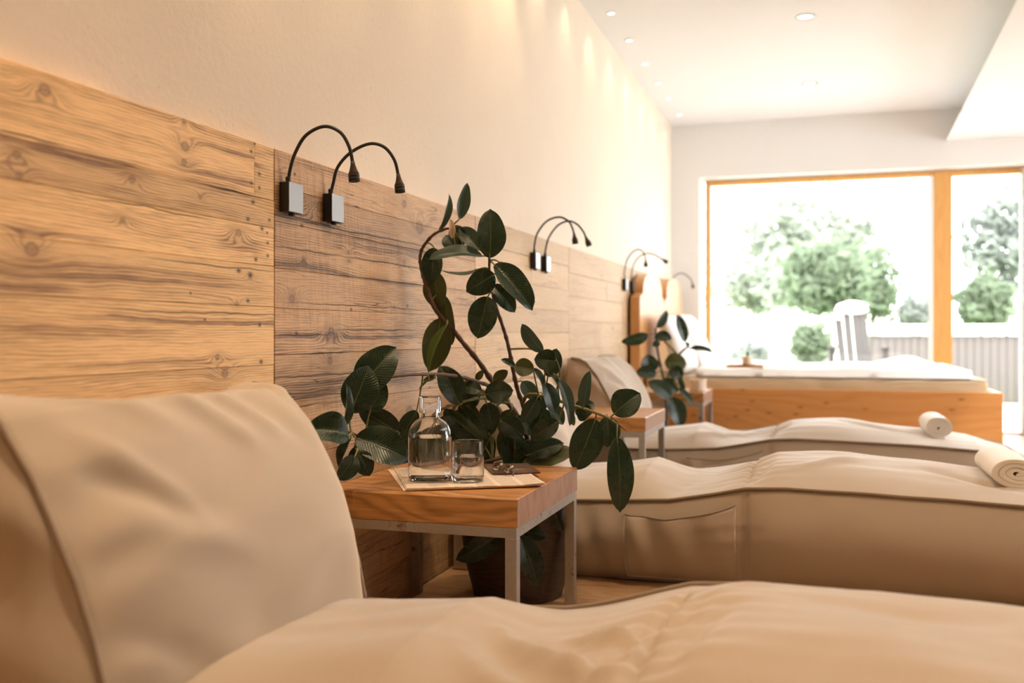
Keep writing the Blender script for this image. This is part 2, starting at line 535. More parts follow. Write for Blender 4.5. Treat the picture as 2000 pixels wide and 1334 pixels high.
def fabric(name, c, rough=0.75, weave=900, sheen=0.5):
    g = G(name)
    co = g.obj()
    x, y, z = g.sep(co)
    n1 = g.noise(co, 3.0, 3)
    wv = g.m('MULTIPLY', g.m('SINE', g.m('MULTIPLY', g.m('ADD', x, z), weave)), g.m('SINE', g.m('MULTIPLY', g.m('ADD', y, g.m('MULTIPLY', z, 0.6)), weave)))
    n3 = g.noise(co, 420, 2, 0.7)
    f = g.m('ADD', g.m('MULTIPLY_ADD', n1, 0.10, 0.90), g.m('MULTIPLY', g.m('SUBTRACT', n3, 0.5), 0.14))
    col = g.mix(1.0, c, g.comb(f, f, f), 'MULTIPLY')
    g.bsdf(Base_Color=col, Roughness=rough, Normal=g.bump(g.m('ADD', n3, g.m('MULTIPLY', wv, 0.25)), 0.16, 0.0008), Sheen_Weight=sheen, Sheen_Roughness=0.4, Sheen_Tint=(1, 0.95, 0.88, 1))
    return g.mat

M['tan'] = fabric('tan_canvas', (0.455, 0.375, 0.292), sheen=0.8)
M['tan_dark'] = fabric('tan_piping', (0.26, 0.19, 0.135))
M['towel'] = fabric('cream_terry', (0.82, 0.755, 0.67), 0.95, 500, 0.5)
M['linen'] = fabric('white_linen', (0.90, 0.90, 0.90), 0.9, 600, 0.3)
M['ticking'] = fabric('straw_mattress_cover', (0.66, 0.50, 0.32), 0.9, 600, 0.2)

def steel():
    g = G('raw_steel')
    co = g.obj()
    n1 = g.noise(co, 14, 4, 0.65)
    n2 = g.noise(co, 60, 5, 0.7)
    rust = g.m('MULTIPLY', g.m('SUBTRACT', g.m('MULTIPLY', n1, g.m('ADD', n2, 0.45)), 0.60), 9.0, clamp=True)
    col = g.mix(rust, g.mix(n2, (0.36, 0.325, 0.285), (0.47, 0.43, 0.38)), (0.15, 0.075, 0.04))
    g.bsdf(Base_Color=col, Metallic=g.m('MULTIPLY_ADD', rust, -0.6, 0.8), Roughness=0.5, Normal=g.bump(n2, 0.08, 0.001))
    return g.mat
M['steel'] = steel()
M['black'] = plain('black_metal', (0.012, 0.011, 0.012), 0.42, 0.3, 0.2, 300, 0.1)
M['black_rubber'] = plain('black_gooseneck', (0.014, 0.012, 0.011), 0.5, 0.2, 0.2, 400, 0.15)
M['bronze'] = plain('dark_bronze', (0.05, 0.032, 0.024), 0.38, 0.7, 0.2, 200, 0.05)
M['alu'] = plain('brushed_aluminium', (0.30, 0.295, 0.285), 0.36, 0.75, 0.06, 300, 0.05)
M['alu'] = M['alu']
M['lens'] = plain('lamp_lens', (0.55, 0.52, 0.46), 0.2, 0.2)

def leafmat(name, top, under, rib, gloss=0.30):
    g = G(name)
    uv = g.n('UVMap').outputs[0]
    t, sdd, _ = g.sep(uv)
    s = g.m('ABSOLUTE', sdd)
    co = g.obj()
    n1 = g.noise(co, 25, 3)
    ribm = g.m('SUBTRACT', 1.0, g.m('MULTIPLY', g.m('DIVIDE', s, g.m('MULTIPLY_ADD', t, -0.035, 0.055)), 1.0), clamp=True)
    ribm = g.m('MULTIPLY', ribm, 2.0, clamp=True)
    vein = g.m('SINE', g.m('MULTIPLY', g.m('MULTIPLY_ADD', s, -0.20, t), 120.0))
    vein = g.m('POWER', g.m('MULTIPLY_ADD', vein, 0.5, 0.5), 3.0)
    edge = g.m('MULTIPLY', g.m('SUBTRACT', s, 0.955), 30.0, clamp=True)
    col = g.mix(n1, top, tuple(c * 0.6 for c in top))
    col = g.mix(g.m('MULTIPLY', vein, 0.08), col, rib)
    back = g.n('NewGeometry').outputs['Backfacing']
    col = g.mix(back, col, g.mix(n1, under, tuple(c * 0.75 for c in under)))
    col = g.mix(g.m('MULTIPLY', g.m('MAXIMUM', ribm, g.m('MULTIPLY', edge, 0.6)), 0.8), col, rib)
    h = g.m('ADD', g.m('MULTIPLY', vein, 0.6), g.m('MULTIPLY', ribm, -1.5))
    p = g.bsdf(Base_Color=col, Roughness=g.m('MULTIPLY_ADD', n1, 0.14, gloss - 0.05), Normal=g.bump(h, 0.24, 0.0025), Specular_IOR_Level=0.42)
    tr = g.n('BsdfTranslucent', Color=tuple(min(1, c * 1.6) for c in under))
    mx = g.n('MixShader', Fac=0.07)
    g.tree.links.new(p.outputs[0], mx.inputs[1])
    g.tree.links.new(tr.outputs[0], mx.inputs[2])
    g.tree.links.new(mx.outputs[0], g.out.inputs[0])
    return g.mat
M['leaf'] = leafmat('rubber_leaf', (0.008, 0.026, 0.013), (0.075, 0.105, 0.04), (0.12, 0.16, 0.06), 0.26)
M['leaf_olive'] = leafmat('rubber_leaf_olive', (0.060, 0.070, 0.018), (0.10, 0.11, 0.03), (0.17, 0.19, 0.05), 0.4)
M['leaf_bright'] = leafmat('rubber_leaf_bright', (0.085, 0.135, 0.025), (0.12, 0.17, 0.04), (0.22, 0.28, 0.08), 0.4)
M['leaf_grey'] = leafmat('rubber_leaf_grey', (0.024, 0.050, 0.032), (0.12, 0.17, 0.10), (0.16, 0.22, 0.13), 0.34)
M['sheath'] = plain('dry_sheath', (0.55, 0.42, 0.29), 0.6)
M['bark'] = plain('rubber_stem', (0.105, 0.058, 0.034), 0.6, 0, 0.4, 90, 0.5)
M['green_stem'] = plain('green_stem', (0.16, 0.15, 0.045), 0.5, 0, 0.2, 60, 0.1)
M['pot'] = timber('dark_wood_pot', (0.070, 0.044, 0.032), (0.035, 0.022, 0.017), 'x', 0.8, 0.55)
M['soil'] = plain('soil', (0.03, 0.02, 0.014), 0.95, 0, 0.5, 60, 0.8)

def glassmat(name, ior=1.46, col=(1, 1, 1)):
    g = G(name)
    g.bsdf(Base_Color=col, Roughness=0.0, IOR=ior, Transmission_Weight=1.0)
    return g.mat
M['glass'] = glassmat('clear_glass')
M['water'] = glassmat('water', 1.333, (0.99, 0.99, 0.985))

def pane():
    g = G('window_glass')
    fr = g.n('Fresnel', IOR=1.45).outputs[0]
    tr = g.n('BsdfTransparent', Color=(0.985, 0.99, 0.985))
    gl = g.n('BsdfGlossy', Color=(1, 1, 1), Roughness=0.01)
    mx = g.n('MixShader', Fac=g.m('MULTIPLY', fr, 0.8))
    g.tree.links.new(tr.outputs[0], mx.inputs[1])
    g.tree.links.new(gl.outputs[0], mx.inputs[2])
    g.tree.links.new(mx.outputs[0], g.out.inputs[0])
    return g.mat
M['pane'] = pane()

def lampglow(name, c, st):
    g = G(name)
    e = g.n('Emission', Color=c, Strength=st)
    g.tree.links.new(e.outputs[0], g.out.inputs[0])
    return g.mat
M['glow'] = lampglow('lit_lamp', (1.0, 0.93, 0.82), 6.0)

def newsprint():
    g = G('newsprint')
    x, y, z = g.sep(g.obj())
    col = g.m('FRACT', g.m('MULTIPLY', x, 1 / 0.060))
    cm = g.m('MULTIPLY', g.m('GREATER_THAN', col, 0.10), g.m('LESS_THAN', col, 0.92))
    row = g.m('FRACT', g.m('MULTIPLY', y, 1 / 0.0048))
    rm = g.m('LESS_THAN', row, 0.5)
    word = g.noise(g.comb(g.m('MULTIPLY', x, 230.0), g.m('FLOOR', g.m('MULTIPLY', y, 1 / 0.0048)), 0.0), 1.0, 1)
    wm = g.m('GREATER_THAN', word, 0.42)
    blk = g.noise(g.comb(g.m('FLOOR', g.m('MULTIPLY', x, 1 / 0.060)), g.m('FLOOR', g.m('MULTIPLY', y, 1 / 0.06)), 2.0), 3.7, 0)
    bm_ = g.m('GREATER_THAN', blk, 0.36)
    f = g.m('MULTIPLY', g.m('MULTIPLY', cm, rm), g.m('MULTIPLY', wm, bm_))
    c = g.mix(g.m('MULTIPLY', f, 0.62), (0.76, 0.66, 0.56), (0.22, 0.17, 0.14))
    g.bsdf(Base_Color=c, Roughness=0.85)
    return g.mat
M['news'] = newsprint()
M['paper_edge'] = plain('paper', (0.72, 0.60, 0.50), 0.9)

def coverprint():
    g = G('booklet_cover')
    x, y, z = g.sep(g.obj())
    n1 = g.noise(g.comb(g.m('MULTIPLY', x, 14.0), g.m('MULTIPLY', y, 22.0), 0.0), 1.0, 4, 0.6, 0.6)
    c = g.ramp(n1, [(0.30, (0.055, 0.030, 0.022)), (0.52, (0.14, 0.085, 0.06)), (0.63, (0.26, 0.18, 0.14)), (0.72, (0.62, 0.50, 0.42))])
    g.bsdf(Base_Color=c, Roughness=0.35)
    return g.mat
M['cover'] = coverprint()
M['magenta'] = plain('plum_paper_edge', (0.22, 0.045, 0.05), 0.6)
M['plum'] = plain('plum_acetate', (0.11, 0.045, 0.055), 0.25)
M['wire'] = plain('spectacle_wire', (0.20, 0.14, 0.12), 0.3, 0.8)
M['ceramic'] = plain('pale_ceramic', (0.70, 0.56, 0.42), 0.5)
M['wax'] = plain('ivory_wax', (0.74, 0.62, 0.48), 0.5)
M['tray'] = timber('tray_wood', (0.58, 0.34, 0.14), (0.45, 0.24, 0.08), 'x', 0.7, 0.45)

# ------------------------------------------------------------------ the room
ROOM_X, Y0, Y1 = 5.2, -2.6, 8.45
WX = -0.024                            # face of the clay plaster; the boards stand proud of it

floor = struct(box('floor', -0.2, ROOM_X + 0.2, Y0 - 0.2, Y1 + 0.3, -0.10, -0.014, M['floor_wood']))
k = 0
y = 0.2
while y < Y1 + 0.25:
    w = 0.16
    xs = [0.0, 1.1 + 0.8 * random.random(), 3.3 + 0.8 * random.random(), ROOM_X]
    if y > 0.9:
        for a, b in zip(xs[:-1], xs[1:]):
            box('plank', a + 0.001, b - 0.001, y + 0.001, min(y + w, Y1 + 0.29) - 0.001, -0.014, -0.0006 * random.random(), M['floor_wood'], floor)
    y += w

wall_left = struct(box('wall_left', -0.25, WX, Y0 - 0.2, Y1 + 0.3, -0.1, CEIL + 0.1, M['clay']))
PANEL_TOP = 1.2285
SEAMS = [-0.74, 0.65, 2.04, 3.43, 4.82, 6.21, 7.60, 8.44]
ROWS = {
    1: ('wood_a', [PANEL_TOP, 1.106, 1.042, 0.953, 0.860, 0.726, 0.60, 0.465, 0.34, 0.20, 0.085, 0.0]),
    2: ('wood_b', [PANEL_TOP, 1.142, 1.060, 0.951, 0.858, 0.748, 0.62, 0.50, 0.37, 0.24, 0.11, 0.0]),
    3: ('wood_c', [PANEL_TOP, 1.13, 1.01, 0.905, 0.80, 0.665, 0.55, 0.42, 0.30, 0.16, 0.0]),
    4: ('wood_c', [PANEL_TOP, 1.10, 0.985, 0.86, 0.715, 0.60, 0.47, 0.33, 0.20, 0.0]),
    5: ('wood_c', [PANEL_TOP, 1.12, 1.0, 0.87, 0.75, 0.62, 0.5, 0.36, 0.22, 0.0]),
    6: ('wood_c', [PANEL_TOP, 1.09, 0.96, 0.83, 0.69, 0.55, 0.4, 0.26, 0.0]),
    0: ('wood_a', [PANEL_TOP, 1.10, 0.98, 0.85, 0.72, 0.58, 0.45, 0.3, 0.15, 0.0]),
}
for i in range(7):
    matn, zs = ROWS[i]
    a, b = SEAMS[i], SEAMS[i + 1]
    panel = box('wall_panel', WX, -0.0185, a + 0.001, b - 0.001, 0.0, PANEL_TOP - 0.002, M[matn], wall_left)
    for r, (zt, zb) in enumerate(zip(zs[:-1], zs[1:])):
        cuts = [a + 0.0022, b - 0.0022]
        if i == 1 and r == 0:
            cuts.insert(1, wall_yz(498, 300)[0])
        elif i >= 3 and r % 3 == 1:
            cuts.insert(1, a + (b - a) * (0.3 + 0.4 * random.random()))
        for c0, c1 in zip(cuts[:-1], cuts[1:]):
            d = 0.0012 * random.random()
            box('plank', -0.0185, -d, c0, c1 - (0.0006 if c1 != cuts[-1] else 0), zb + 0.0005, zt - 0.0005, M[matn], panel, bevel=0.0008)

# window opening in the end wall
OX0, OX1, OZ = 0.21, 2.73, 2.103
bm = bmesh.new()
add_box(bm, -0.25, OX0, Y1, Y1 + 0.35, -0.1, CEIL + 0.1)
add_box(bm, OX1, ROOM_X + 0.2, Y1, Y1 + 0.35, -0.1, CEIL + 0.1)
add_box(bm, OX0, OX1, Y1, Y1 + 0.35, OZ, CEIL + 0.1)
wall_back = struct(from_bm('wall_back', bm, M['white']))
bm = bmesh.new()                        # ceiling with an unseen opening added beyond the lowered part to let daylight in
add_box(bm, -0.25, 2.95, Y0 - 0.2, Y1 + 0.35, CEIL, CEIL + 0.1)
add_box(bm, 2.95, ROOM_X + 0.2, Y0 - 0.2, 2.9, CEIL, CEIL + 0.1)
add_box(bm, 2.95, ROOM_X + 0.2, 7.2, Y1 + 0.35, CEIL, CEIL + 0.1)
add_box(bm, 4.7, ROOM_X + 0.2, 2.9, 7.2, CEIL, CEIL + 0.1)
ceiling = struct(from_bm('ceiling', bm, M['ceil']))
added_roof_light = struct(box('added_roof_window', 2.95, 4.7, 2.9, 7.2, CEIL + 0.05, CEIL + 0.06, M['pane']))  # added pane, brings daylight down on loungers and bed
wall_front = struct(box('wall_front', -0.25, ROOM_X + 0.2, Y0 - 0.2, Y0, -0.1, CEIL + 0.1, M['dim']))
bm = bmesh.new()                        # the wall to the right of the frame, with unseen glazing added to light the loungers from the side
add_box(bm, ROOM_X, ROOM_X + 0.2, Y0, 4.9, -0.1, CEIL)
add_box(bm, ROOM_X, ROOM_X + 0.2, 4.9, 7.8, 2.25, CEIL)
add_box(bm, ROOM_X, ROOM_X + 0.2, 7.8, Y1 + 0.3, -0.1, CEIL)
wall_right = struct(from_bm('wall_right', bm, M['dim']))

# lowered ceiling on the right: its free edge slopes back up to the ceiling
SB = 2.30
prof = [(2.12, SB), (2.92, SB), (2.92, CEIL), (2.27, CEIL)]
vs = [(x - (0.24 if (yy == Y0 and x < 2.5) else 0), yy, z) for yy in (Y0, Y1) for x, z in prof]
fs = [(0, 1, 2, 3), (7, 6, 5, 4)] + [(i, (i + 1) % 4, (i + 1) % 4 + 4, i + 4) for i in range(4)]
trim_1 = struct(fix_normals(mesh_obj('trim_1', vs, fs, M['ceil'], smooth=False)))

# frame of the end window: top rail, left stile, wide mullion, right stile
FY0, FY1 = 8.62, 8.70
win1 = box('window_1', 0.238, 0.286, FY0, FY1, 0.0, 2.095, M['frame_wood'], bevel=0.003)
struct(win1)
box('top_rail', 0.286, 2.045, FY0, FY1, 2.055, 2.095, M['frame_wood'], win1, bevel=0.003)
box('bottom_rail', 0.286, 2.045, FY0, FY1, 0.0, 0.06, M['frame_wood'], win1, bevel=0.003)
box('pane', 0.286, 2.045, 8.655, 8.667, 0.06, 2.055, M['pane'], win1)
box('glazing_bead', 2.012, 2.045, FY0 - 0.012, FY0, 0.06, 2.055, M['white'], win1)
win2 = box('window_2', 2.045, 2.185, FY0 - 0.01, FY1, 0.0, 2.095, M['frame_wood'], bevel=0.004)
struct(win2)
box('top_rail', 2.185, 2.69, FY0, FY1, 2.05, 2.095, M['frame_wood'], win2, bevel=0.003)
box('stile', 2.685, 2.715, FY0, FY1, 0.0, 2.095, M['white'], win2, bevel=0.003)
box('sill', 2.185, 2.685, FY0, FY1, -0.014, 0.02, M['white'], win2)
box('pane', 2.185, 2.685, 8.655, 8.667, 0.02, 2.05, M['pane'], win2)
added_win = box('added_side_window', ROOM_X + 0.06, ROOM_X + 0.12, 4.9, 4.98, -0.01, 2.25, M['frame_wood'])  # added glazing out of view, a source of side daylight
struct(added_win)
for a in (6.3, 7.72):
    box('mullion', ROOM_X + 0.06, ROOM_X + 0.12, a, a + 0.08, -0.01, 2.25, M['frame_wood'], added_win)
for a, b in ((4.98, 6.3), (6.38, 7.72)):
    box('pane', ROOM_X + 0.085, ROOM_X + 0.095, a, b, -0.01, 2.25, M['pane'], added_win)

# ------------------------------------------------------------------ loungers
XSEAM = 0.985
def PZ(u, v, z):
    return PX(u, v, (CZ - z) * FPX / (v - V0))

def seg_dist(px, py, a, b):
    ax, ay = a; bx, by = b
    dx, dy = bx - ax, by - ay
    t = ((px - ax) * dx + (py - ay) * dy) / (dx * dx + dy * dy)
    tc = min(max(t, 0), 1)
    ex, ey = px - (ax + dx * tc), py - (ay + dy * tc)
    return math.hypot(ex, ey), tc

class Lounger:
    """a big bean-bag lounger: wedge-shaped backrest against the wall, hinged two-part seat with piped edges"""
    L = 2.04
    def __init__(s, y0, w, seed, folds, label, lift=0.0, cm=1.0, bh=1.0, ear=1.0):
        s.cm, s.bh, s.ear = cm, bh, ear
        s.y0, s.w, s.seed, s.folds, s.lift = y0, w, seed, folds, lift
        root = thing('beanbag_lounger', (0.4, y0 + w / 2, 0.0), label, 'lounger', 'tan bean-bag loungers along the wall')
        s.root = root
        s.seat()
        s.back()
    def zp(s, x):
        return interp(x, [0.2, 0.45, 0.6, 0.75, 0.88, 0.985, 1.1, 1.3, 1.6, 1.85, 2.04],
                      [0.250, 0.254, 0.260, 0.270, 0.294, 0.316, 0.322, 0.318, 0.310, 0.296, 0.255]) + s.lift * sstep(0.78, 1.0, x)
    def crown(s, x):
        return interp(x, [0.2, 0.4, 0.64, 0.76, 0.85, 0.93, 0.985, 1.06, 1.3, 1.6, 1.85, 2.04], [0.05, 0.062, 0.084, 0.030, 0.012, 0.014, 0.016, 0.048, 0.068, 0.062, 0.046, 0.02]) * (1.0 if x < 1.0 else 1.0 - (1.0 - s.cm) * sstep(1.2, 1.6, x))
    def inset(s, x):
        t = min(max((x - (s.L - 0.10)) / 0.10, 0), 1)
        return 0.075 * (1 - math.sqrt(max(0, 1 - t * t)))
    def side(s, x, q, back=False):
        """point of the long side at height fraction q"""
        zp = s.zp(x)
        bul = 0.040 + 0.010 * math.sin(x * 2.1 + s.seed)
        bul *= 1 - 0.45 * math.exp(-((x - XSEAM) / 0.05) ** 2)
        y = 0.04 * (1 - q) ** 3 - bul * math.sin(math.pi * min(1, q * 1.02)) ** 0.9
        g = math.exp(-abs(x - XSEAM) / 0.085)
        y += 0.0045 * g * math.sin(q * 44 + 2.2 * noise.noise(Vector((x * 6, q * 3, s.seed)))) * math.sin(math.pi * q)
        y += 0.016 * math.exp(-((x - XSEAM) / 0.010) ** 2) * math.sin(math.pi * q)
        y += 0.010 * fbm(x * 3.1, q * 1.4, s.seed + (9 if back else 0), 2) * math.sin(math.pi * q)
        if x < 0.62:                     # vertical pulls beside the pocket
            y += 0.010 * (1 - sstep(0.45, 0.66, x)) * math.sin(x * 62 + 3 * q) * math.sin(math.pi * q)
        y += s.inset(x)
        return (s.y0 + s.w - y) if back else (s.y0 + y), zp * q + 0.002
    def top(s, x, t):
        e = min(1, 5 * t * (1 - t)) ** 1.5
        c = 1 - abs(2 * t - 1) ** 2.7
        z = s.zp(x) + s.crown(x) * c
        yy = t * s.w
        g = math.exp(-abs(x - XSEAM) / 0.075)
        z += e * 0.0052 * g * math.sin(2 * math.pi * (yy / 0.062) + 3.5 * noise.noise(Vector((x * 5, yy * 5, s.seed))))
        z -= e * 0.012 * math.exp(-((x - XSEAM) / 0.009) ** 2)
        z += e * 0.020 * fbm(x * 2.4, yy * 2.8, s.seed * 1.7, 2) * 0.7
        z += e * 0.0035 * noise.noise(Vector((x * 5 + yy * 7, yy * 13 - x * 4, s.seed)))
        for (a, b, A, w) in s.folds:
            d, q = seg_dist(x, yy, a, b)
            if d < 3.2 * w:
                z += e * A * math.exp(-(d / w) ** 2) * (0.35 + 0.65 * math.sin(math.pi * min(max(q, 0.02), 0.98)))
        return z
    def seat(s):
        xs = [0.26 + (s.L - 0.26) * i / 150 for i in range(151)]
        xs = sorted(set(xs + [XSEAM + d for d in (-0.02, -0.012, -0.006, 0, 0.006, 0.012, 0.02)]))
        nt, nq = 60, 16
        loops = []
        for x in xs:
            lp = []
            for q in range(nq):
                y, z = s.side(x, q / nq)
                lp.append(Vector((x, y, z)))
            ins = s.inset(x)
            for i in range(nt + 1):
                t = i / nt
                lp.append(Vector((x, s.y0 + ins + t * (s.w - 2 * ins), s.top(x, t))))
            for q in range(nq - 1, -1, -1):
                y, z = s.side(x, q / nq, True)
                lp.append(Vector((x, y, z)))
            for i in range(1, 5):
                lp.append(Vector((x, s.y0 + s.w - 0.04 - i / 5 * (s.w - 0.08), 0.002)))
            loops.append(lp)
        v, f = loft(loops, 6, (0.0, 0.035))
        seat = fix_normals(mesh_obj('seat_cushion', v, f, M['tan'], s.root))
        fr, bk = [], []
        for x in [0.33 + (s.L - 0.33) * i / 110 for i in range(111)]:
            wob = 0.0015 * noise.noise(Vector((x * 8, 1, s.seed)))
            fr.append(Vector((x, s.y0 + s.inset(x) - 0.003, s.zp(x) + 0.002 + wob)))
            bk.append(Vector((x, s.y0 + s.w - s.inset(x) + 0.003, s.zp(x) + 0.002 + wob)))
        end = []
        for i in range(1, 20):
            t = i / 20
            a = fr[-1].lerp(bk[-1], t)
            end.append(a + Vector((0.012, 0, 0.0)) * math.sin(math.pi * t) ** 0.3)
        tube('piping', fr + end + bk[::-1], 0.0052, M['tan_dark'], s.root, 8)
        # pocket sewn to the long side that faces the camera
        x0, x1, q1 = 0.61, 0.955, 0.86
        verts, faces, uvs = [], [], []
        nx, nz = 36, 18
        for k in range(nz + 1):
            for i in range(nx + 1):
                a, b = i / nx, k / nz
                x = x0 + (x1 - x0) * a
                sag = 0.055 * math.sin(math.pi * a) ** 0.8 * b ** 2
                q = (0.05 + (q1 - 0.05) * b) - sag
                y, z = s.side(x, q)
                puff = 0.006 + 0.026 * math.sin(math.pi * a) ** 0.7 * b ** 1.5 + 0.012 * math.exp(-((a - 0.22 + 0.16 * b) / 0.07) ** 2) * b * (1.15 - b) * 2 - 0.008 * math.exp(-((a - 0.40 + 0.2 * b) / 0.08) ** 2) * b
                puff += 0.006 * math.exp(-a / 0.12) * math.sin(b * 7 + a * 18) + 0.006 * math.sin(a * 15 + b * 4 + s.seed) * math.sin(math.pi * a)
                if i in (0, nx) or k == 0:
                    puff = 0.001
                verts.append((x, y - puff, z))
        for k in range(nz):
            for i in range(nx):
                q = k * (nx + 1) + i
                faces.append((q, q + 1, q + nx + 2, q + nx + 1))
        pk = mesh_obj('pocket', verts, faces, M['tan'], s.root)
        md = pk.modifiers.new('thick', 'SOLIDIFY')
        md.thickness = 0.003
        md.offset = 0
        hem = [Vector(verts[nz * (nx + 1) + i]) + Vector((0, -0.001, 0)) for i in range(nx + 1)]
        tube('pocket_hem', hem, 0.0026, M['tan_dark'], pk, 6)
    EDGE = [(0.058, 0.684), (0.100, 0.683), (0.132, 0.671), (0.184, 0.604), (0.222, 0.535), (0.258, 0.465), (0.285, 0.395), (0.304, 0.33), (0.320, 0.25), (0.325, 0.16), (0.315, 0.05)]
    def front(s, p, t):
        """front face of the wedge: p from the top edge to the floor, t across"""
        n = len(s.EDGE)
        f = p * (n - 1)
        xs = [e[0] for e in s.EDGE]; zs = [e[1] for e in s.EDGE]
        x = interp(f, range(n), xs); z = interp(f, range(n), zs)
        z = z if z < 0.3 else 0.3 + (z - 0.3) * s.bh
        c = 1 - abs(2 * t - 1) ** (3.6 if t < 0.5 else 9.0)
        up = math.sin(math.pi * min(1, p * 1.15)) ** 0.7 if p < 0.87 else 0.0
        nx_, nz_ = 0.86, 0.42
        b = 0.066 * c * up
        b += 0.010 * fbm(p * 3.0, t * 2.6, s.seed + 3, 2) * c
        wr = math.exp(-t / 0.16)
        b += 0.007 * wr * math.sin(p * 46 + t * 9 + 1.5 * noise.noise(Vector((p * 6, t * 3, s.seed)))) * up * min(1, t * 14)
        for (a, c2, A, w) in s.bfolds:
            d, q = seg_dist(p, t, a, c2)
            if d < 3.2 * w:
                b += A * math.exp(-(d / w) ** 2) * math.sin(math.pi * min(max(q, 0.02), 0.98)) * min(1, 12 * t * (1 - t) + 0.1)
        tp = max(0, 1 - p / 0.22)
        ear = s.ear * 0.036 * math.exp(-(t / 0.20) ** 2) + 0.016 * math.exp(-((1 - t - 0.05) / 0.06) ** 2) - 0.018 * math.sin(math.pi * t) ** 0.8
        # dog-ear: the far top corner is pinched
        pin = -0.034 * math.exp(-((1 - t - 0.10) / 0.035) ** 2) * math.exp(-((p - 0.12) / 0.10) ** 2)
        return x + nx_ * (b + pin), z + nz_ * (b + pin) + ear * tp
    bfolds = [(a, b, A * 1.1, w) for a, b, A, w in [((0.06, 0.30), (0.36, 0.62), 0.014, 0.030), ((0.10, 0.46), (0.34, 0.74), 0.011, 0.022), ((0.02, 0.05), (0.30, 0.40), 0.012, 0.035),
              ((0.12, 0.62), (0.40, 0.86), -0.008, 0.035), ((0.42, 0.05), (0.58, 0.50), 0.010, 0.04), ((0.55, 0.90), (0.75, 0.45), 0.007, 0.06), ((0.30, 0.04), (0.46, 0.30), -0.010, 0.03), ((0.20, 0.06), (0.50, 0.34), 0.009, 0.028), ((0.62, 0.03), (0.78, 0.30), -0.009, 0.03), ((0.70, 0.06), (0.82, 0.60), 0.007, 0.05), ((0.03, 0.80), (0.26, 0.90), -0.014, 0.035), ((0.05, 0.93), (0.22, 0.96), 0.010, 0.025)]]
    def back(s):
        npf, nt = 84, 56
        loops = []
        XB = 0.022
        for j in range(nt + 1):
            t = j / nt
            y = s.y0 + t * s.w
            lp = []
            for i in range(npf + 1):
                x, z = s.front(i / npf, t)
                lp.append(Vector((x, y, max(z, 0.003))))
            for i in range(1, 7):
                lp.append(Vector((0.315 + (XB - 0.315) * i / 6, y, 0.003)))
            ztop = lp[0].z - 0.004
            for i in range(1, 13):
                lp.append(Vector((XB + 0.018 * (i / 12) ** 4, y, 0.003 + (ztop - 0.003) * i / 12)))
            loops.append(lp)
        v, f = loft(loops, 12, (0.030, 0.022), Vector((0, 1, 0)))
        # soft folds on the near side panel
        v2 = []
        for p in v:
            if p.y < s.y0 - 0.0005:
                d = s.y0 - p.y
                p = p + Vector((0, -1, 0)) * (0.010 * math.sin(p.z * 34 + p.x * 9 + 2 * noise.noise(Vector((p.x * 5, p.z * 5, s.seed)))) * min(1, d / 0.012))
            v2.append(p)
        bk = fix_normals(mesh_obj('backrest', v2, f, M['tan'], s.root))
        for t, nm in ((0.0, 'piping'), (1.0, 'piping')):
            pts = []
            for i in range(0, 76):
                p = i / 84
                x, z = s.front(p, t)
                pts.append(Vector((x + 0.002, s.y0 + t * s.w + (-0.003 if t == 0 else 0.003), z + 0.001)))
            tube(nm, pts, 0.0045, M['tan_dark'], s.root, 8)

def fold_px(a, b, A, w, y0, z=0.35):
    p, q = PZ(*a, z), PZ(*b, z)
    return ((p.x, p.y - y0), (q.x, q.y - y0), A, w)

F1 = [(a, b, A * 1.5, w) for a, b, A, w in [fold_px((985, 1195), (1205, 1334), 0.020, 0.026, 1.1), fold_px((1130, 1195), (1262, 1240), 0.014, 0.018, 1.1),
      fold_px((1190, 1285), (1330, 1165), -0.016, 0.022, 1.1), fold_px((1225, 1300), (1345, 1200), 0.012, 0.016, 1.1),
      fold_px((1060, 1330), (1180, 1280), -0.012, 0.03, 1.1), fold_px((900, 1230), (1090, 1400), 0.012, 0.03, 1.1),
      fold_px((1350, 1190), (1620, 1185), 0.006, 0.025, 1.1), fold_px((1300, 1334), (1420, 1230), -0.010, 0.02, 1.1), fold_px((1650, 1240), (1900, 1250), -0.010, 0.05, 1.1)]]
F2 = [(a, b, A * 1.6, w) for a, b, A, w in [fold_px((1230, 960), (1440, 925), 0.012, 0.02, 3.15), fold_px((1250, 945), (1340, 915), -0.012, 0.03, 3.15), fold_px((1390, 965), (1500, 915), -0.012, 0.018, 3.15),
      fold_px((1540, 960), (1600, 965), 0.014, 0.018, 3.15), fold_px((1750, 950), (1990, 970), 0.014, 0.030, 3.15), fold_px((1820, 925), (1990, 945), -0.012, 0.03, 3.15),
      fold_px((1560, 925), (1700, 915), 0.008, 0.03, 3.15), fold_px((1180, 965), (1330, 940), 0.010, 0.025, 3.15)]]
F3 = [(a, b, A * 1.6, w) for a, b, A, w in [fold_px((1280, 858), (1400, 850), 0.014, 0.03, 4.63, 0.33), fold_px((1300, 870), (1430, 868), -0.012, 0.03, 4.63, 0.33), fold_px((1450, 862), (1530, 843), -0.012, 0.03, 4.63, 0.33),
      fold_px((1560, 855), (1680, 862), 0.010, 0.03, 4.63, 0.33), fold_px((1340, 845), (1480, 838), 0.010, 0.03, 4.63, 0.33), fold_px((1650, 845), (1800, 850), -0.012, 0.04, 4.63, 0.33)]]
L1 = Lounger(1.10, 0.75, 1.3, F1, 'tan bean-bag lounger nearest the camera, backrest filling the lower left corner', lift=0.018)
L2 = Lounger(3.15, 0.75, 4.6, F2, 'tan bean-bag lounger behind the leafy plant, side pocket and broad towel on its foot end', cm=0.8, bh=0.82, ear=0.1)
L3 = Lounger(4.63, 0.75, 8.1, F3, 'tan bean-bag lounger in front of the wooden bed, rolled towel on its foot end', cm=0.55, bh=0.96, ear=0.3)

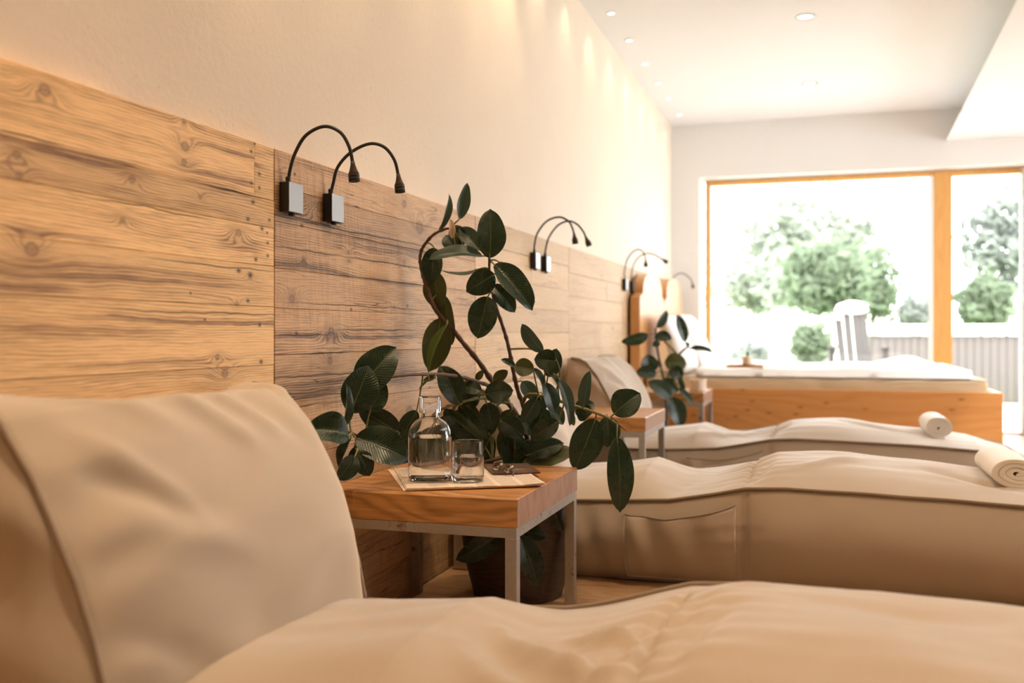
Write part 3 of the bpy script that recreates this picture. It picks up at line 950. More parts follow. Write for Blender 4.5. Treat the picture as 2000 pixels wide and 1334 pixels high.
# rolled towels
def towel(x0, x1, y0, y1, zb, h, seed, label):
    w = x1 - x0
    root = None
    turns, th = 3.1, 0.0
    n = 110
    cx, cz = (x0 + x1) / 2, zb + h / 2
    R = 0.5
    line = []
    for i in range(n + 1):
        q = i / n
        a = 2 * math.pi * turns * q
        r = 0.030 + 0.425 * q
        line.append((a, r))
    gap = 0.425 / turns
    half = gap * 0.475
    outer, inner = [], []
    for a, r in line:
        wob = 1 + 0.05 * noise.noise(Vector((math.cos(a) * 1.5, math.sin(a) * 1.5, seed + r)))
        for lst, rr in ((outer, r + half), (inner, max(0.004, r - half))):
            px, pz = rr * wob * math.cos(a - 1.9), rr * wob * math.sin(a - 1.9)
            px = math.copysign(abs(px) ** 0.92 * 0.5 ** 0.08, px)
            lst.append((cx + px * w * 0.98, cz + pz * h * 0.98))
    ny = 12
    verts, faces = [], []
    m = n + 1
    for j in range(ny + 1):
        yy = y0 + (y1 - y0) * j / ny
        sc = 1.0
        if j == 0: yy += 0.004
        for lst in (outer, inner):
            for i, (px, pz) in enumerate(lst):
                bx = 0.004 * noise.noise(Vector((px * 14, yy * 9, pz * 14 + seed)))
                spiral = 0.010 * (i / n) * (-1 if j == 0 else (1 if j == ny else 0)) * 0.3
                verts.append((px + bx, yy + spiral, pz + bx * 0.5))
    row = 2 * m
    for j in range(ny):
        for i in range(n):
            a = j * row + i
            faces.append((a, a + 1, a + row + 1, a + row))
            b = j * row + m + i
            faces.append((b + 1, b, b + row, b + row + 1))
        for e in (0, n):
            a = j * row + e; b = j * row + m + e
            faces.append((a, a + row, b + row, b) if e == 0 else (b, b + row, a + row, a))
    for j in (0, ny):
        for i in range(n):
            a = j * row + i; b = j * row + m + i
            faces.append((a, b, b + 1, a + 1) if j == 0 else (a + 1, b + 1, b, a))
    o = fix_normals(mesh_obj('rolled_towel', verts, faces, M['towel']))
    tagit(o, label, 'towel', 'rolled towels on the loungers')
    md = o.modifiers.new('edge', 'BEVEL'); md.width = 0.002; md.segments = 2; md.limit_method = 'ANGLE'; md.angle_limit = 1.0
    return o

towel(1.700, 1.850, 3.33, 3.70, L2.top(1.77, 0.3) - 0.007, 0.094, 2.0, 'larger rolled cream towel at the right frame edge, on the lounger behind the plant')
towel(1.645, 1.770, 4.80, 5.13, L3.top(1.71, 0.34) - 0.006, 0.106, 6.0, 'smaller rolled cream towel on the lounger before the wooden bed')

# ------------------------------------------------------------------ side tables
def side_table(x0, x1, y0, y1, zt, wood, rail, leg, label):
    r = thing('side_table', ((x0 + x1) / 2, (y0 + y1) / 2, 0), label, 'table', 'oak and steel side tables')
    top = box('tabletop', x0, x1, y0, y1, zt - wood, zt, M['oak'], r, bevel=0.0022)
    box('end_grain', x1, x1 + 0.0012, y0 + 0.0015, y1 - 0.0015, zt - wood + 0.0015, zt - 0.0015, M['oak_end'], top)
    zr = zt - wood
    e = 0.001
    box('rail', x0, x1 - e, y0 + e, y0 + leg, zr - rail, zr, M['steel'], r, bevel=0.001)
    box('rail', x0, x1 - e, y1 - leg, y1 - e, zr - rail, zr, M['steel'], r, bevel=0.001)
    box('rail', x1 - leg - e, x1 - e, y0 + leg, y1 - leg, zr - rail, zr, M['steel'], r, bevel=0.001)
    box('rail', x0 + e, x0 + leg, y0 + leg, y1 - leg, zr - rail, zr, M['steel'], r, bevel=0.001)
    for lx in (x0 + e, x1 - leg - e):
        for ly in (y0 + e, y1 - leg - e):
            box('leg', lx, lx + leg, ly, ly + leg, 0, zr - rail, M['steel'], r, bevel=0.001)
    return r
TZ = 0.405
side_table(0.006, 0.523, 2.252, 2.850, TZ, 0.069, 0.0245, 0.029, 'oak side table with carafe and newspaper beside the nearest lounger')
side_table(0.006, 0.520, 4.030, 4.557, 0.4535, 0.058, 0.024, 0.026, 'bare-topped oak side table behind the hanging rubber plant leaves')
side_table(0.006, 0.556, 5.760, 6.235, 0.455, 0.055, 0.024, 0.026, 'oak side table holding a pale jar beside the wooden bed')

# ------------------------------------------------------------------ things on the near table
def newspaper():
    c = Vector((0.288, 2.535))
    a = math.radians(28.5)
    ux, uy = Vector((math.cos(a), math.sin(a))), Vector((-math.sin(a), math.cos(a)))
    w, h = 0.352, 0.385
    r = thing('newspaper', (c.x, c.y, TZ), 'folded newspaper lying under the glass carafe on the oak table', 'newspaper')
    z = TZ + 0.0004
    for i, (dx, dy, da, th) in enumerate(((-0.012, 0.012, 0.03, 0.0022), (0.0, 0.0, 0.0, 0.0030), (0.004, -0.002, -0.006, 0.0012))):
        n = 14
        verts, faces = [], []
        for zz in (0, 1):
            for k in range(n + 1):
                for q in range(n + 1):
                    s_, t_ = k / n - 0.5, q / n - 0.5
                    lift = 0.0
                    if i > 0:
                        lift = 0.004 * max(0, s_ - 0.28) * 4 * (0.5 - t_) + 0.0012 * math.sin(s_ * 9 + t_ * 5) ** 2 * (1 if zz else 0.5)
                    verts.append((s_ * w + dx, t_ * h + dy, zz * th + lift))
        N = (n + 1) ** 2
        for k in range(n):
            for q in range(n):
                b = k * (n + 1) + q
                faces.append((b, b + 1, b + n + 2, b + n + 1))
                faces.append((N + b, N + b + n + 1, N + b + n + 2, N + b + 1))
        ring = [q for q in range(n + 1)] + [k * (n + 1) + n for k in range(1, n + 1)] + [n * (n + 1) + q for q in range(n - 1, -1, -1)] + [k * (n + 1) for k in range(n - 1, 0, -1)]
        for g_ in range(len(ring)):
            p, q = ring[g_], ring[(g_ + 1) % len(ring)]
            faces.append((p, p + N, q + N, q))
        o = fix_normals(mesh_obj('sheet', verts, faces, M['news'] if i == 2 else M['paper_edge'], None, smooth=False))
        o.location = (0, 0, z - TZ)
        o.rotation_euler = (0, 0, a + da)
        o.parent = r
        z += th + 0.0003
    return z
NZ = newspaper() + 0.0016

def booklet():
    r = thing('booklet', (0.375, 2.675, NZ), 'small brown photo booklet with plum edge lying on the newspaper', 'booklet')
    a = math.radians(27)
    for nm, z0, z1, e, mt in (('pages', 0.0006, 0.0040, 0.0, M['magenta']), ('cover', 0.0040, 0.0048, -0.001, M['cover'])):
        o = box(nm, -0.065 + e, 0.065 - e, -0.095 + e, 0.095 - e, z0, z1, mt)
        o.rotation_euler = (0, 0, a)
        o.parent = r
    return r
booklet()

def carafe():
    c = PX(840, 937, (CZ - NZ) * FPX / (937 - V0))
    x, y, z = c.x, c.y, NZ + 0.0006
    r = thing('carafe', (x, y, z), 'clear glass carafe of water with glass stopper cup on the newspaper', 'carafe')
    outer = [(0.0, 0.0), (0.048, 0.0), (0.0545, 0.003), (0.0570, 0.009), (0.0574, 0.016), (0.0574, 0.024), (0.0574, 0.100), (0.0574, 0.106), (0.0568, 0.118), (0.0540, 0.132), (0.0480, 0.145), (0.0390, 0.1545), (0.0300, 0.1600), (0.0240, 0.1635), (0.0222, 0.168), (0.0222, 0.186)]
    inner = [(0.0196, 0.186), (0.0196, 0.167), (0.0220, 0.1610), (0.0290, 0.1570), (0.0375, 0.1515), (0.0460, 0.1425), (0.0518, 0.1305), (0.0545, 0.117), (0.0550, 0.106), (0.0550, 0.100), (0.0550, 0.026), (0.0550, 0.020), (0.0535, 0.012), (0.048, 0.008), (0.0, 0.0075)]
    lathe('bottle', outer + inner, (x, y, z), M['glass'], r, 72)
    lvl = 0.1135
    lathe('water', [(0.0, 0.0072), (0.048, 0.0077), (0.0537, 0.0118), (0.0552, 0.020), (0.0552, 0.026), (0.0552, 0.1), (0.0552, lvl), (0.0, lvl)], (x, y, z), M['water'], r, 72)
    lz = z + 0.176
    lathe('stopper', [(0.0228, 0.0), (0.0280, 0.0), (0.0288, 0.002), (0.0288, 0.0425), (0.0278, 0.0438), (0.0, 0.0438), (0.0, 0.0408), (0.0262, 0.0402), (0.0264, 0.003), (0.0228, 0.0028)], (x, y, lz), M['glass'], r, 56, closed=True)
    return r
carafe()

def tumbler():
    c = PX(914, 939, (CZ - NZ) * FPX / (939 - V0))
    x, y, z = c.x, c.y, NZ + 0.0006
    r = thing('tumbler', (x, y, z), 'drinking glass half full of water beside the carafe', 'glass')
    H = 0.103
    lathe('cup', [(0.0, 0.0), (0.037, 0.0), (0.0405, 0.002), (0.0418, 0.008), (0.0423, 0.03), (0.0416, 0.07), (0.0405, H), (0.0398, H + 0.0006), (0.0390, H), (0.0400, 0.07), (0.0407, 0.03), (0.0402, 0.016), (0.036, 0.0125), (0.0, 0.012)], (x, y, z), M['glass'], r, 64)
    lathe('water', [(0.0, 0.0117), (0.0362, 0.0122), (0.0404, 0.0158), (0.0409, 0.03), (0.0405, 0.064), (0.0, 0.064)], (x, y, z), M['water'], r, 64)
    return r
tumbler()

def spectacles():
    z = NZ + 0.0062
    r = thing('spectacles', (0.372, 2.585, z), 'thin-rimmed reading spectacles with plum temple tips on the booklet', 'glasses')
    a = math.radians(-42)
    def add(o):
        o.parent = r
        o.rotation_euler = (math.radians(-38), 0, a)
        o.scale = (0.85, 0.85, 0.85)
    for sx in (-1, 1):
        pts = []
        for i in range(29):
            t = 2 * math.pi * i / 28
            pts.append((sx * 0.034 + 0.026 * math.copysign(abs(math.cos(t)) ** 0.8, math.cos(t)), 0.0, 0.017 + 0.017 * math.copysign(abs(math.sin(t)) ** 0.8, math.sin(t))))
        add(tube('rim', pts, 0.0008, M['wire'], None, 6))
        v = [(sx * 0.034, 0.0006, 0.017)] + [(p[0], 0.0006, p[2]) for p in pts[:-1]]
        v += [(q[0], -0.0006, q[2]) for q in v]
        N = 29
        f = []
        for i in range(1, 29):
            j = i % 28 + 1
            f.append((0, i, j)); f.append((N, N + j, N + i)); f.append((i, N + i, N + j, j))
        add(mesh_obj('lens', v, f, M['pane'], None))
        arm = smooth_path([(sx * 0.061, 0.0, 0.024), (sx * 0.062, 0.006, 0.025), (sx * 0.03, 0.010 + 0.003 * sx, 0.020), (-sx * 0.045, 0.012 + 0.004 * sx, 0.014)], 6)
        ta = tube('temple', arm, 0.0011, M['wire'], None, 6)
        add(ta)
        tip = smooth_path([(-sx * 0.045, 0.012 + 0.004 * sx, 0.014), (-sx * 0.060, 0.012 + 0.004 * sx, 0.009), (-sx * 0.070, 0.013 + 0.004 * sx, 0.002)], 5)
        add(tube('temple_tip', tip, [0.0014] + [0.0030] * (len(tip) - 2) + [0.0022], M['plum'], None, 8))
    br = smooth_path([(-0.0085, 0, 0.020), (0, 0, 0.0245), (0.0085, 0, 0.020)], 5)
    add(tube('bridge', br, 0.001, M['wire'], None, 6))
spectacles()

# ------------------------------------------------------------------ gooseneck wall lamps
def wall_lamp(y, zb, neck, head_dir, label, width=0.066):
    """neck: points (x, dy, z) from the box top to the head"""
    r = thing('wall_lamp', (0.0, y, zb), label, 'lamp', 'black gooseneck reading lamps')
    bx = box('wall_box', 0.0006, 0.0250, y, y + width, zb, zb + 0.070, M['black'], r, bevel=0.0008)
    box('cover_plate', 0.0250, 0.0266, y + 0.0008, y + width - 0.0008, zb + 0.0008, zb + 0.0692, M['alu'], r)
    lathe('switch', [(0.0, -0.006), (0.007, -0.006), (0.008, -0.004), (0.008, 0.0005), (0.0, 0.0005)], (0.013, y + width * 0.55, zb), M['black_rubber'], r, 16)
    yc = y + 0.018
    pts = smooth_path([Vector((x, yc + dy, z)) for x, dy, z in neck], 12)
    lathe('collar', [(0.0, 0.0), (0.0062, 0.0), (0.0062, 0.012), (0.0045, 0.014), (0.0, 0.014)], (neck[0][0], yc, zb + 0.070), M['black_rubber'], r, 14)
    tube('gooseneck', pts, 0.0042, M['black_rubber'], r, 10)
    # lamp head: a bell along the direction in which the neck ends
    d = Vector(head_dir).normalized()
    e = pts[-1]
    q = Vector((0, 0, 1)).rotation_difference(d)
    def turned(name, prof, mt, par):
        n = 24
        verts, faces = [], []
        for rr, h in prof:
            for k in range(n):
                a = 2 * math.pi * k / n
                verts.append(e + q @ Vector((rr * math.cos(a), rr * math.sin(a), h)))
        for i in range(len(prof) - 1):
            for k in range(n):
                k2 = (k + 1) % n
                faces.append((i * n + k, i * n + k2, (i + 1) * n + k2, (i + 1) * n + k))
        faces.append(tuple(range(n)))
        faces.append(tuple(range((len(prof) - 1) * n + n - 1, (len(prof) - 1) * n - 1, -1)))
        return fix_normals(mesh_obj(name, verts, faces, mt, par))
    hd = turned('lamp_head', [(0.0048, -0.004), (0.0058, 0.004), (0.0095, 0.017), (0.0122, 0.023), (0.0126, 0.0255)], M['bronze'], r)
    turned('bezel', [(0.0122, 0.0255), (0.0130, 0.026), (0.0130, 0.033), (0.0124, 0.0335), (0.0130, 0.034), (0.0132, 0.0425), (0.0118, 0.0428), (0.0112, 0.039)], M['black_rubber'], hd)
    turned('lens', [(0.0108, 0.0385), (0.0108, 0.0395)], M['lens'], hd)
    return r

def neck_px(y, pts, zb):
    """neck through pixels of the photograph in the plane square to the wall at this y"""
    out = [(0.0135, 0.0, zb + 0.070)]
    yc = y + 0.018
    for u, v in pts:
        k = (u - 1000) / FPX
        X = (SA * yc - k * CA * yc) / (CA + k * SA)
        D = X * SA + yc * CA
        out.append((CX - X, 0.0, CZ + (V0 - v) / FPX * D))
    return out
LAMPS = [
    (545, 355, [(567, 330), (577, 298), (598, 264), (633, 247), (664, 258), (682, 287), (689, 319)], (0.10, 0, -1), 'black gooseneck wall lamp with the highest arc, first of the near pair'),
    (630, 378, [(651, 358), (660, 326), (685, 298), (721, 281), (750, 287), (770, 312), (778, 343)], (0.12, 0, -1), 'black gooseneck wall lamp nearest the plant top, second of the near pair'),
    (1035.5, 493, [(1044, 478), (1050, 455), (1068, 432), (1092, 424), (1110, 432), (1118, 446), (1121, 457)], (0.15, 0, -1), 'gooseneck wall lamp above the brown backrest, its head hanging straight down'),
    (1057, 500, [(1066, 485), (1073, 462), (1090, 440), (1110, 432), (1127, 438), (1139, 452), (1144, 463)], (0.42, 0, -1), 'gooseneck wall lamp of the middle pair whose head reaches furthest out'),
    (1215, 545, [(1220, 530), (1225, 508), (1235, 493), (1247, 487), (1256, 492), (1260, 502), (1261, 508)], (0.05, 0, -1), 'gooseneck wall lamp near the arched headboard, head hanging straight down'),
    (1229, 549, [(1233.5, 535), (1238, 516), (1249, 501), (1263, 495), (1277, 497), (1288, 503), (1293, 506)], (0.85, 0, -0.6), 'gooseneck wall lamp touching the arched headboard, neck stretched outwards'),
]
for (u, v, pts, hd, lab) in LAMPS:
    y, zt = wall_yz(u, v)
    wall_lamp(y, zt - 0.070, neck_px(y, pts, zt - 0.070), hd, lab)
y, zt = 8.05, 1.14
wall_lamp(y, zt - 0.07, [(0.0135, 0, zt), (0.02, 0, zt + 0.05), (0.06, 0, zt + 0.12), (0.12, 0, zt + 0.14), (0.18, 0, zt + 0.10), (0.20, 0, zt + 0.06)], (0.2, 0, -1), 'faint gooseneck wall lamp behind the second headboard, by the window')

# ------------------------------------------------------------------ recessed ceiling lights
def downlight(x, y, r_, label, group):
    t = thing('downlight', (x, y, CEIL), label, 'ceiling light', group)
    lathe('trim_ring', [(r_, 0.0), (r_ * 1.55, 0.0), (r_ * 1.55, -0.003), (r_ * 1.08, -0.006), (r_, -0.004)], (x, y, CEIL - 0.0005), M['alu'] if r_ > 0.03 else M['ceil'], t, 28, closed=True)
    lathe('lamp', [(0.0, -0.0015), (r_ * 0.99, -0.0015), (r_ * 0.99, -0.0005), (0, -0.0005)], (x, y, CEIL - 0.0005), M['glow'], t, 28)
ORD = ['first', 'second', 'third', 'fourth', 'fifth', 'sixth']
for i, y in enumerate(sorted(SMALL_Y)[-6:]):
    downlight(0.10, y, 0.018, 'small ceiling spot in the row along the clay wall, %s counted from the camera' % ORD[i], 'row of ceiling spots')
downlight(1.115, 5.755, 0.036, 'larger recessed ceiling light in the middle, the nearer and brighter one', 'middle ceiling lights')
downlight(1.115, 7.30, 0.036, 'larger recessed ceiling light in the middle, the faint one by the window wall', 'middle ceiling lights')

# ------------------------------------------------------------------ rubber plants
def leaf_shape(t):
    if t < 0.92:
        return max(0.0, math.sin(math.pi * t ** 0.90)) ** 0.60 * (1 - 0.08 * t)
    e = max(0.0, math.sin(math.pi * 0.92 ** 0.90)) ** 0.60 * (1 - 0.08 * 0.92)
    return e * ((1 - t) / 0.08) ** 1.25

def leaf(parent, base, tip, w, face, fold, bow, mat, stem_pt, seed, name='leaf', nt=16, ns=5):
    base, tip = Vector(base), Vector(tip)
    ax = tip - base
    L = ax.length
    ax.normalize()
    n = (face - ax * face.dot(ax)).normalized()
    sd = ax.cross(n)
    verts, uv, faces = [], [], []
    T = [0.0, 0.02, 0.05] + [0.05 + 0.88 * i / nt for i in range(1, nt + 1)] + [0.955, 0.98, 1.0]
    for t in T:
        hw = w / 2 * leaf_shape(t)
        c = base + ax * (L * t) + n * (bow * L * 4 * t * (1 - t))
        for j in range(-ns, ns + 1):
            s = j / ns
            a = abs(s)
            lift = fold * hw * (a ** 1.3) * 1.0 - fold * 0.25 * hw * a ** 3
            wave = 0.032 * w * math.sin(t * 9 + seed + (2 if s > 0 else 0)) * a * a
            rib = -0.0016 * math.exp(-(a / 0.14) ** 2) * (1 - t)
            verts.append(c + sd * (s * hw * math.cos(min(1.2, abs(fold) * 0.75))) + n * (lift + wave + rib))
            uv.append((t, s))
    m = 2 * ns + 1
    for i in range(len(T) - 1):
        for j in range(m - 1):
            a = i * m + j
            faces.append((a, a + 1, a + m + 1, a + m))
    if name:
        o = mesh_obj(name, verts, faces, mat, parent, True, uv)
        if stem_pt is not None:
            mid = (base + stem_pt) / 2 + Vector((0, 0, 0.12 * (base - stem_pt).length)) - ax * (0.10 * (base - stem_pt).length)
            p = smooth_path([stem_pt, mid, base, base + ax * L * 0.10 + n * (bow * L * 0.36 - 0.001)], 5)
            rr = [0.0030 - 0.0014 * i / (len(p) - 1) for i in range(len(p))]
            tube('petiole', p, rr, M['green_stem'], o, 6)
        return o

def branch(parent, path, r0, r1, mat, name='stem'):
    p = smooth_path([PX(*q) for q in path], 6)
    n = len(p)
    rad = []
    for i in range(n):
        r = r0 + (r1 - r0) * i / (n - 1)
        rad.append(r * (1 + 0.10 * math.sin(i * 1.9) + (0.22 if i % 7 == 3 else 0)))
    tube(name, p, rad, mat, parent, 8)
    return p

def plant(root, rows, samples, dflt, seed):
    random.seed(seed)
    for i, r in enumerate(rows):
        bu, bv, tu, tv, w = r[:5]
        o = dict(zip(('D', 'dd', 'roll', 'fold', 'bow', 'mat', 'pet'), r[5:]))
        D = o.get('D', dflt)
        D = dflt if D is None else D
        dd = o.get('dd', 0.0)
        def clampD(u, d):
            return min(d, (FPX * CX / CA) / (1612.0 - u) - 0.05) if u < 1300 else d
        Db, Dt = clampD(bu, D), clampD(tu, D + dd)
        b, t = PX(bu, bv, Db), PX(tu, tv, Dt)
        wm = 1.10 * w * (Db + Dt) / 2 / FPX
        to_cam = (Vector((CX, CY, CZ)) - (b + t) / 2).normalized()
        face = (to_cam + Vector((0.10, 0, 0.22))).normalized()
        ax = (t - b).normalized()
        face = Matrix.Rotation(math.radians(o.get('roll', 0)), 3, ax) @ face
        mt = o.get('mat', 'leaf') or 'leaf'
        flip = mt.endswith('_u')
        mt = mt.replace('_u', '')
        if flip:
            face = -face
        sp = None
        if o.get('pet', True):
            best, bd = None, 9
            for q in samples:
                d = (q - b).length
                if d < bd:
                    best, bd = q, d
            if 0.004 < bd < 0.22:
                sp = best
        leaf(root, b, t, wm, face, o.get('fold', 0.32) * (0.7 + 0.7 * random.random()), o.get('bow', 0.07) + 0.07 * (random.random() - 0.4), M[mt], sp, i * 1.7)

r1 = thing('rubber_plant', (0.32, 2.92, 0.0), 'tall leafy rubber plant in a dark pot behind the table with the carafe', 'plant', 'rubber plants')
lathe('pot', [(0.0, 0.0), (0.130, 0.0), (0.136, 0.004), (0.160, 0.10), (0.176, 0.20), (0.180, 0.284), (0.178, 0.290), (0.166, 0.290), (0.160, 0.262), (0.0, 0.262)], (0.32, 2.92, 0.0), M['pot'], r1, 40)
lathe('soil', [(0.0, 0.2625), (0.06, 0.268), (0.1595, 0.2625)], (0.32, 2.92, 0.0), M['soil'], r1, 24)
S1 = []
base_uv = (1037, 1000, 3.12)
S1 += branch(r1, [(1040, 1000, 3.06), (1037, 930, 3.08), (1034, 868, 3.10), (1015, 820, 3.10), (989, 782, 3.09), (959, 741, 3.08), (933, 704, 3.07), (904, 669, 3.06), (886, 646, 3.05), (861, 619, 3.04), (846, 596, 3.03), (836, 567, 3.03), (828, 545, 3.02), (822, 520, 3.02), (821, 498, 3.01), (828, 480, 3.0), (846, 459, 2.99), (868, 448, 2.98), (880, 446, 2.98)], 0.0105, 0.0035, M['bark'])
S1 += branch(r1, [(1030, 860, 3.10), (1024, 800, 3.08), (1012, 765, 3.06), (1005, 736, 3.04), (998, 700, 3.02), (990, 664, 3.0), (980, 632, 2.99), (969, 599, 2.98), (960, 563, 2.97), (956, 531, 2.96), (956, 504, 2.96)], 0.0080, 0.0038, M['bark'])
S1 += branch(r1, [(985, 778, 3.08), (954, 754, 3.0), (940, 748, 2.97), (904, 737, 2.90), (868, 732, 2.82), (832, 731, 2.76), (796, 732, 2.70), (764, 736, 2.66), (735, 742, 2.62)], 0.0062, 0.0038, M['bark'])
S1 += branch(r1, [(1020, 790, 3.08), (1030, 772, 3.02), (1052, 772, 2.99), (1082, 779, 2.97), (1112, 790, 2.95), (1142, 799, 2.94), (1165, 807, 2.93), (1187, 816, 2.92), (1206, 829, 2.91)], 0.0058, 0.0036, M['green_stem'])
tip_p = smooth_path([PX(1205, 828, 2.91), PX(1213, 834, 2.90), PX(1223, 842, 2.90)], 5)
tube('shoot_tip', tip_p, [0.0032 - 0.0026 * i / (len(tip_p) - 1) for i in range(len(tip_p))], M['bronze'], r1, 6)
S1 += branch(r1, [(1000, 790, 3.08), (947, 778, 3.0), (917, 782, 2.95), (891, 789, 2.90), (866, 798, 2.86)], 0.0050, 0.0032, M['green_stem'])
S1 += branch(r1, [(1030, 880, 3.10), (920, 906, 2.97), (800, 897, 2.76), (735, 864, 2.60), (700, 851, 2.54), (684, 845, 2.50)], 0.0060, 0.0030, M['bark'])
S1 += branch(r1, [(704, 851, 2.54), (694, 868, 2.53), (696, 890, 2.52)], 0.0034, 0.0026, M['green_stem'])
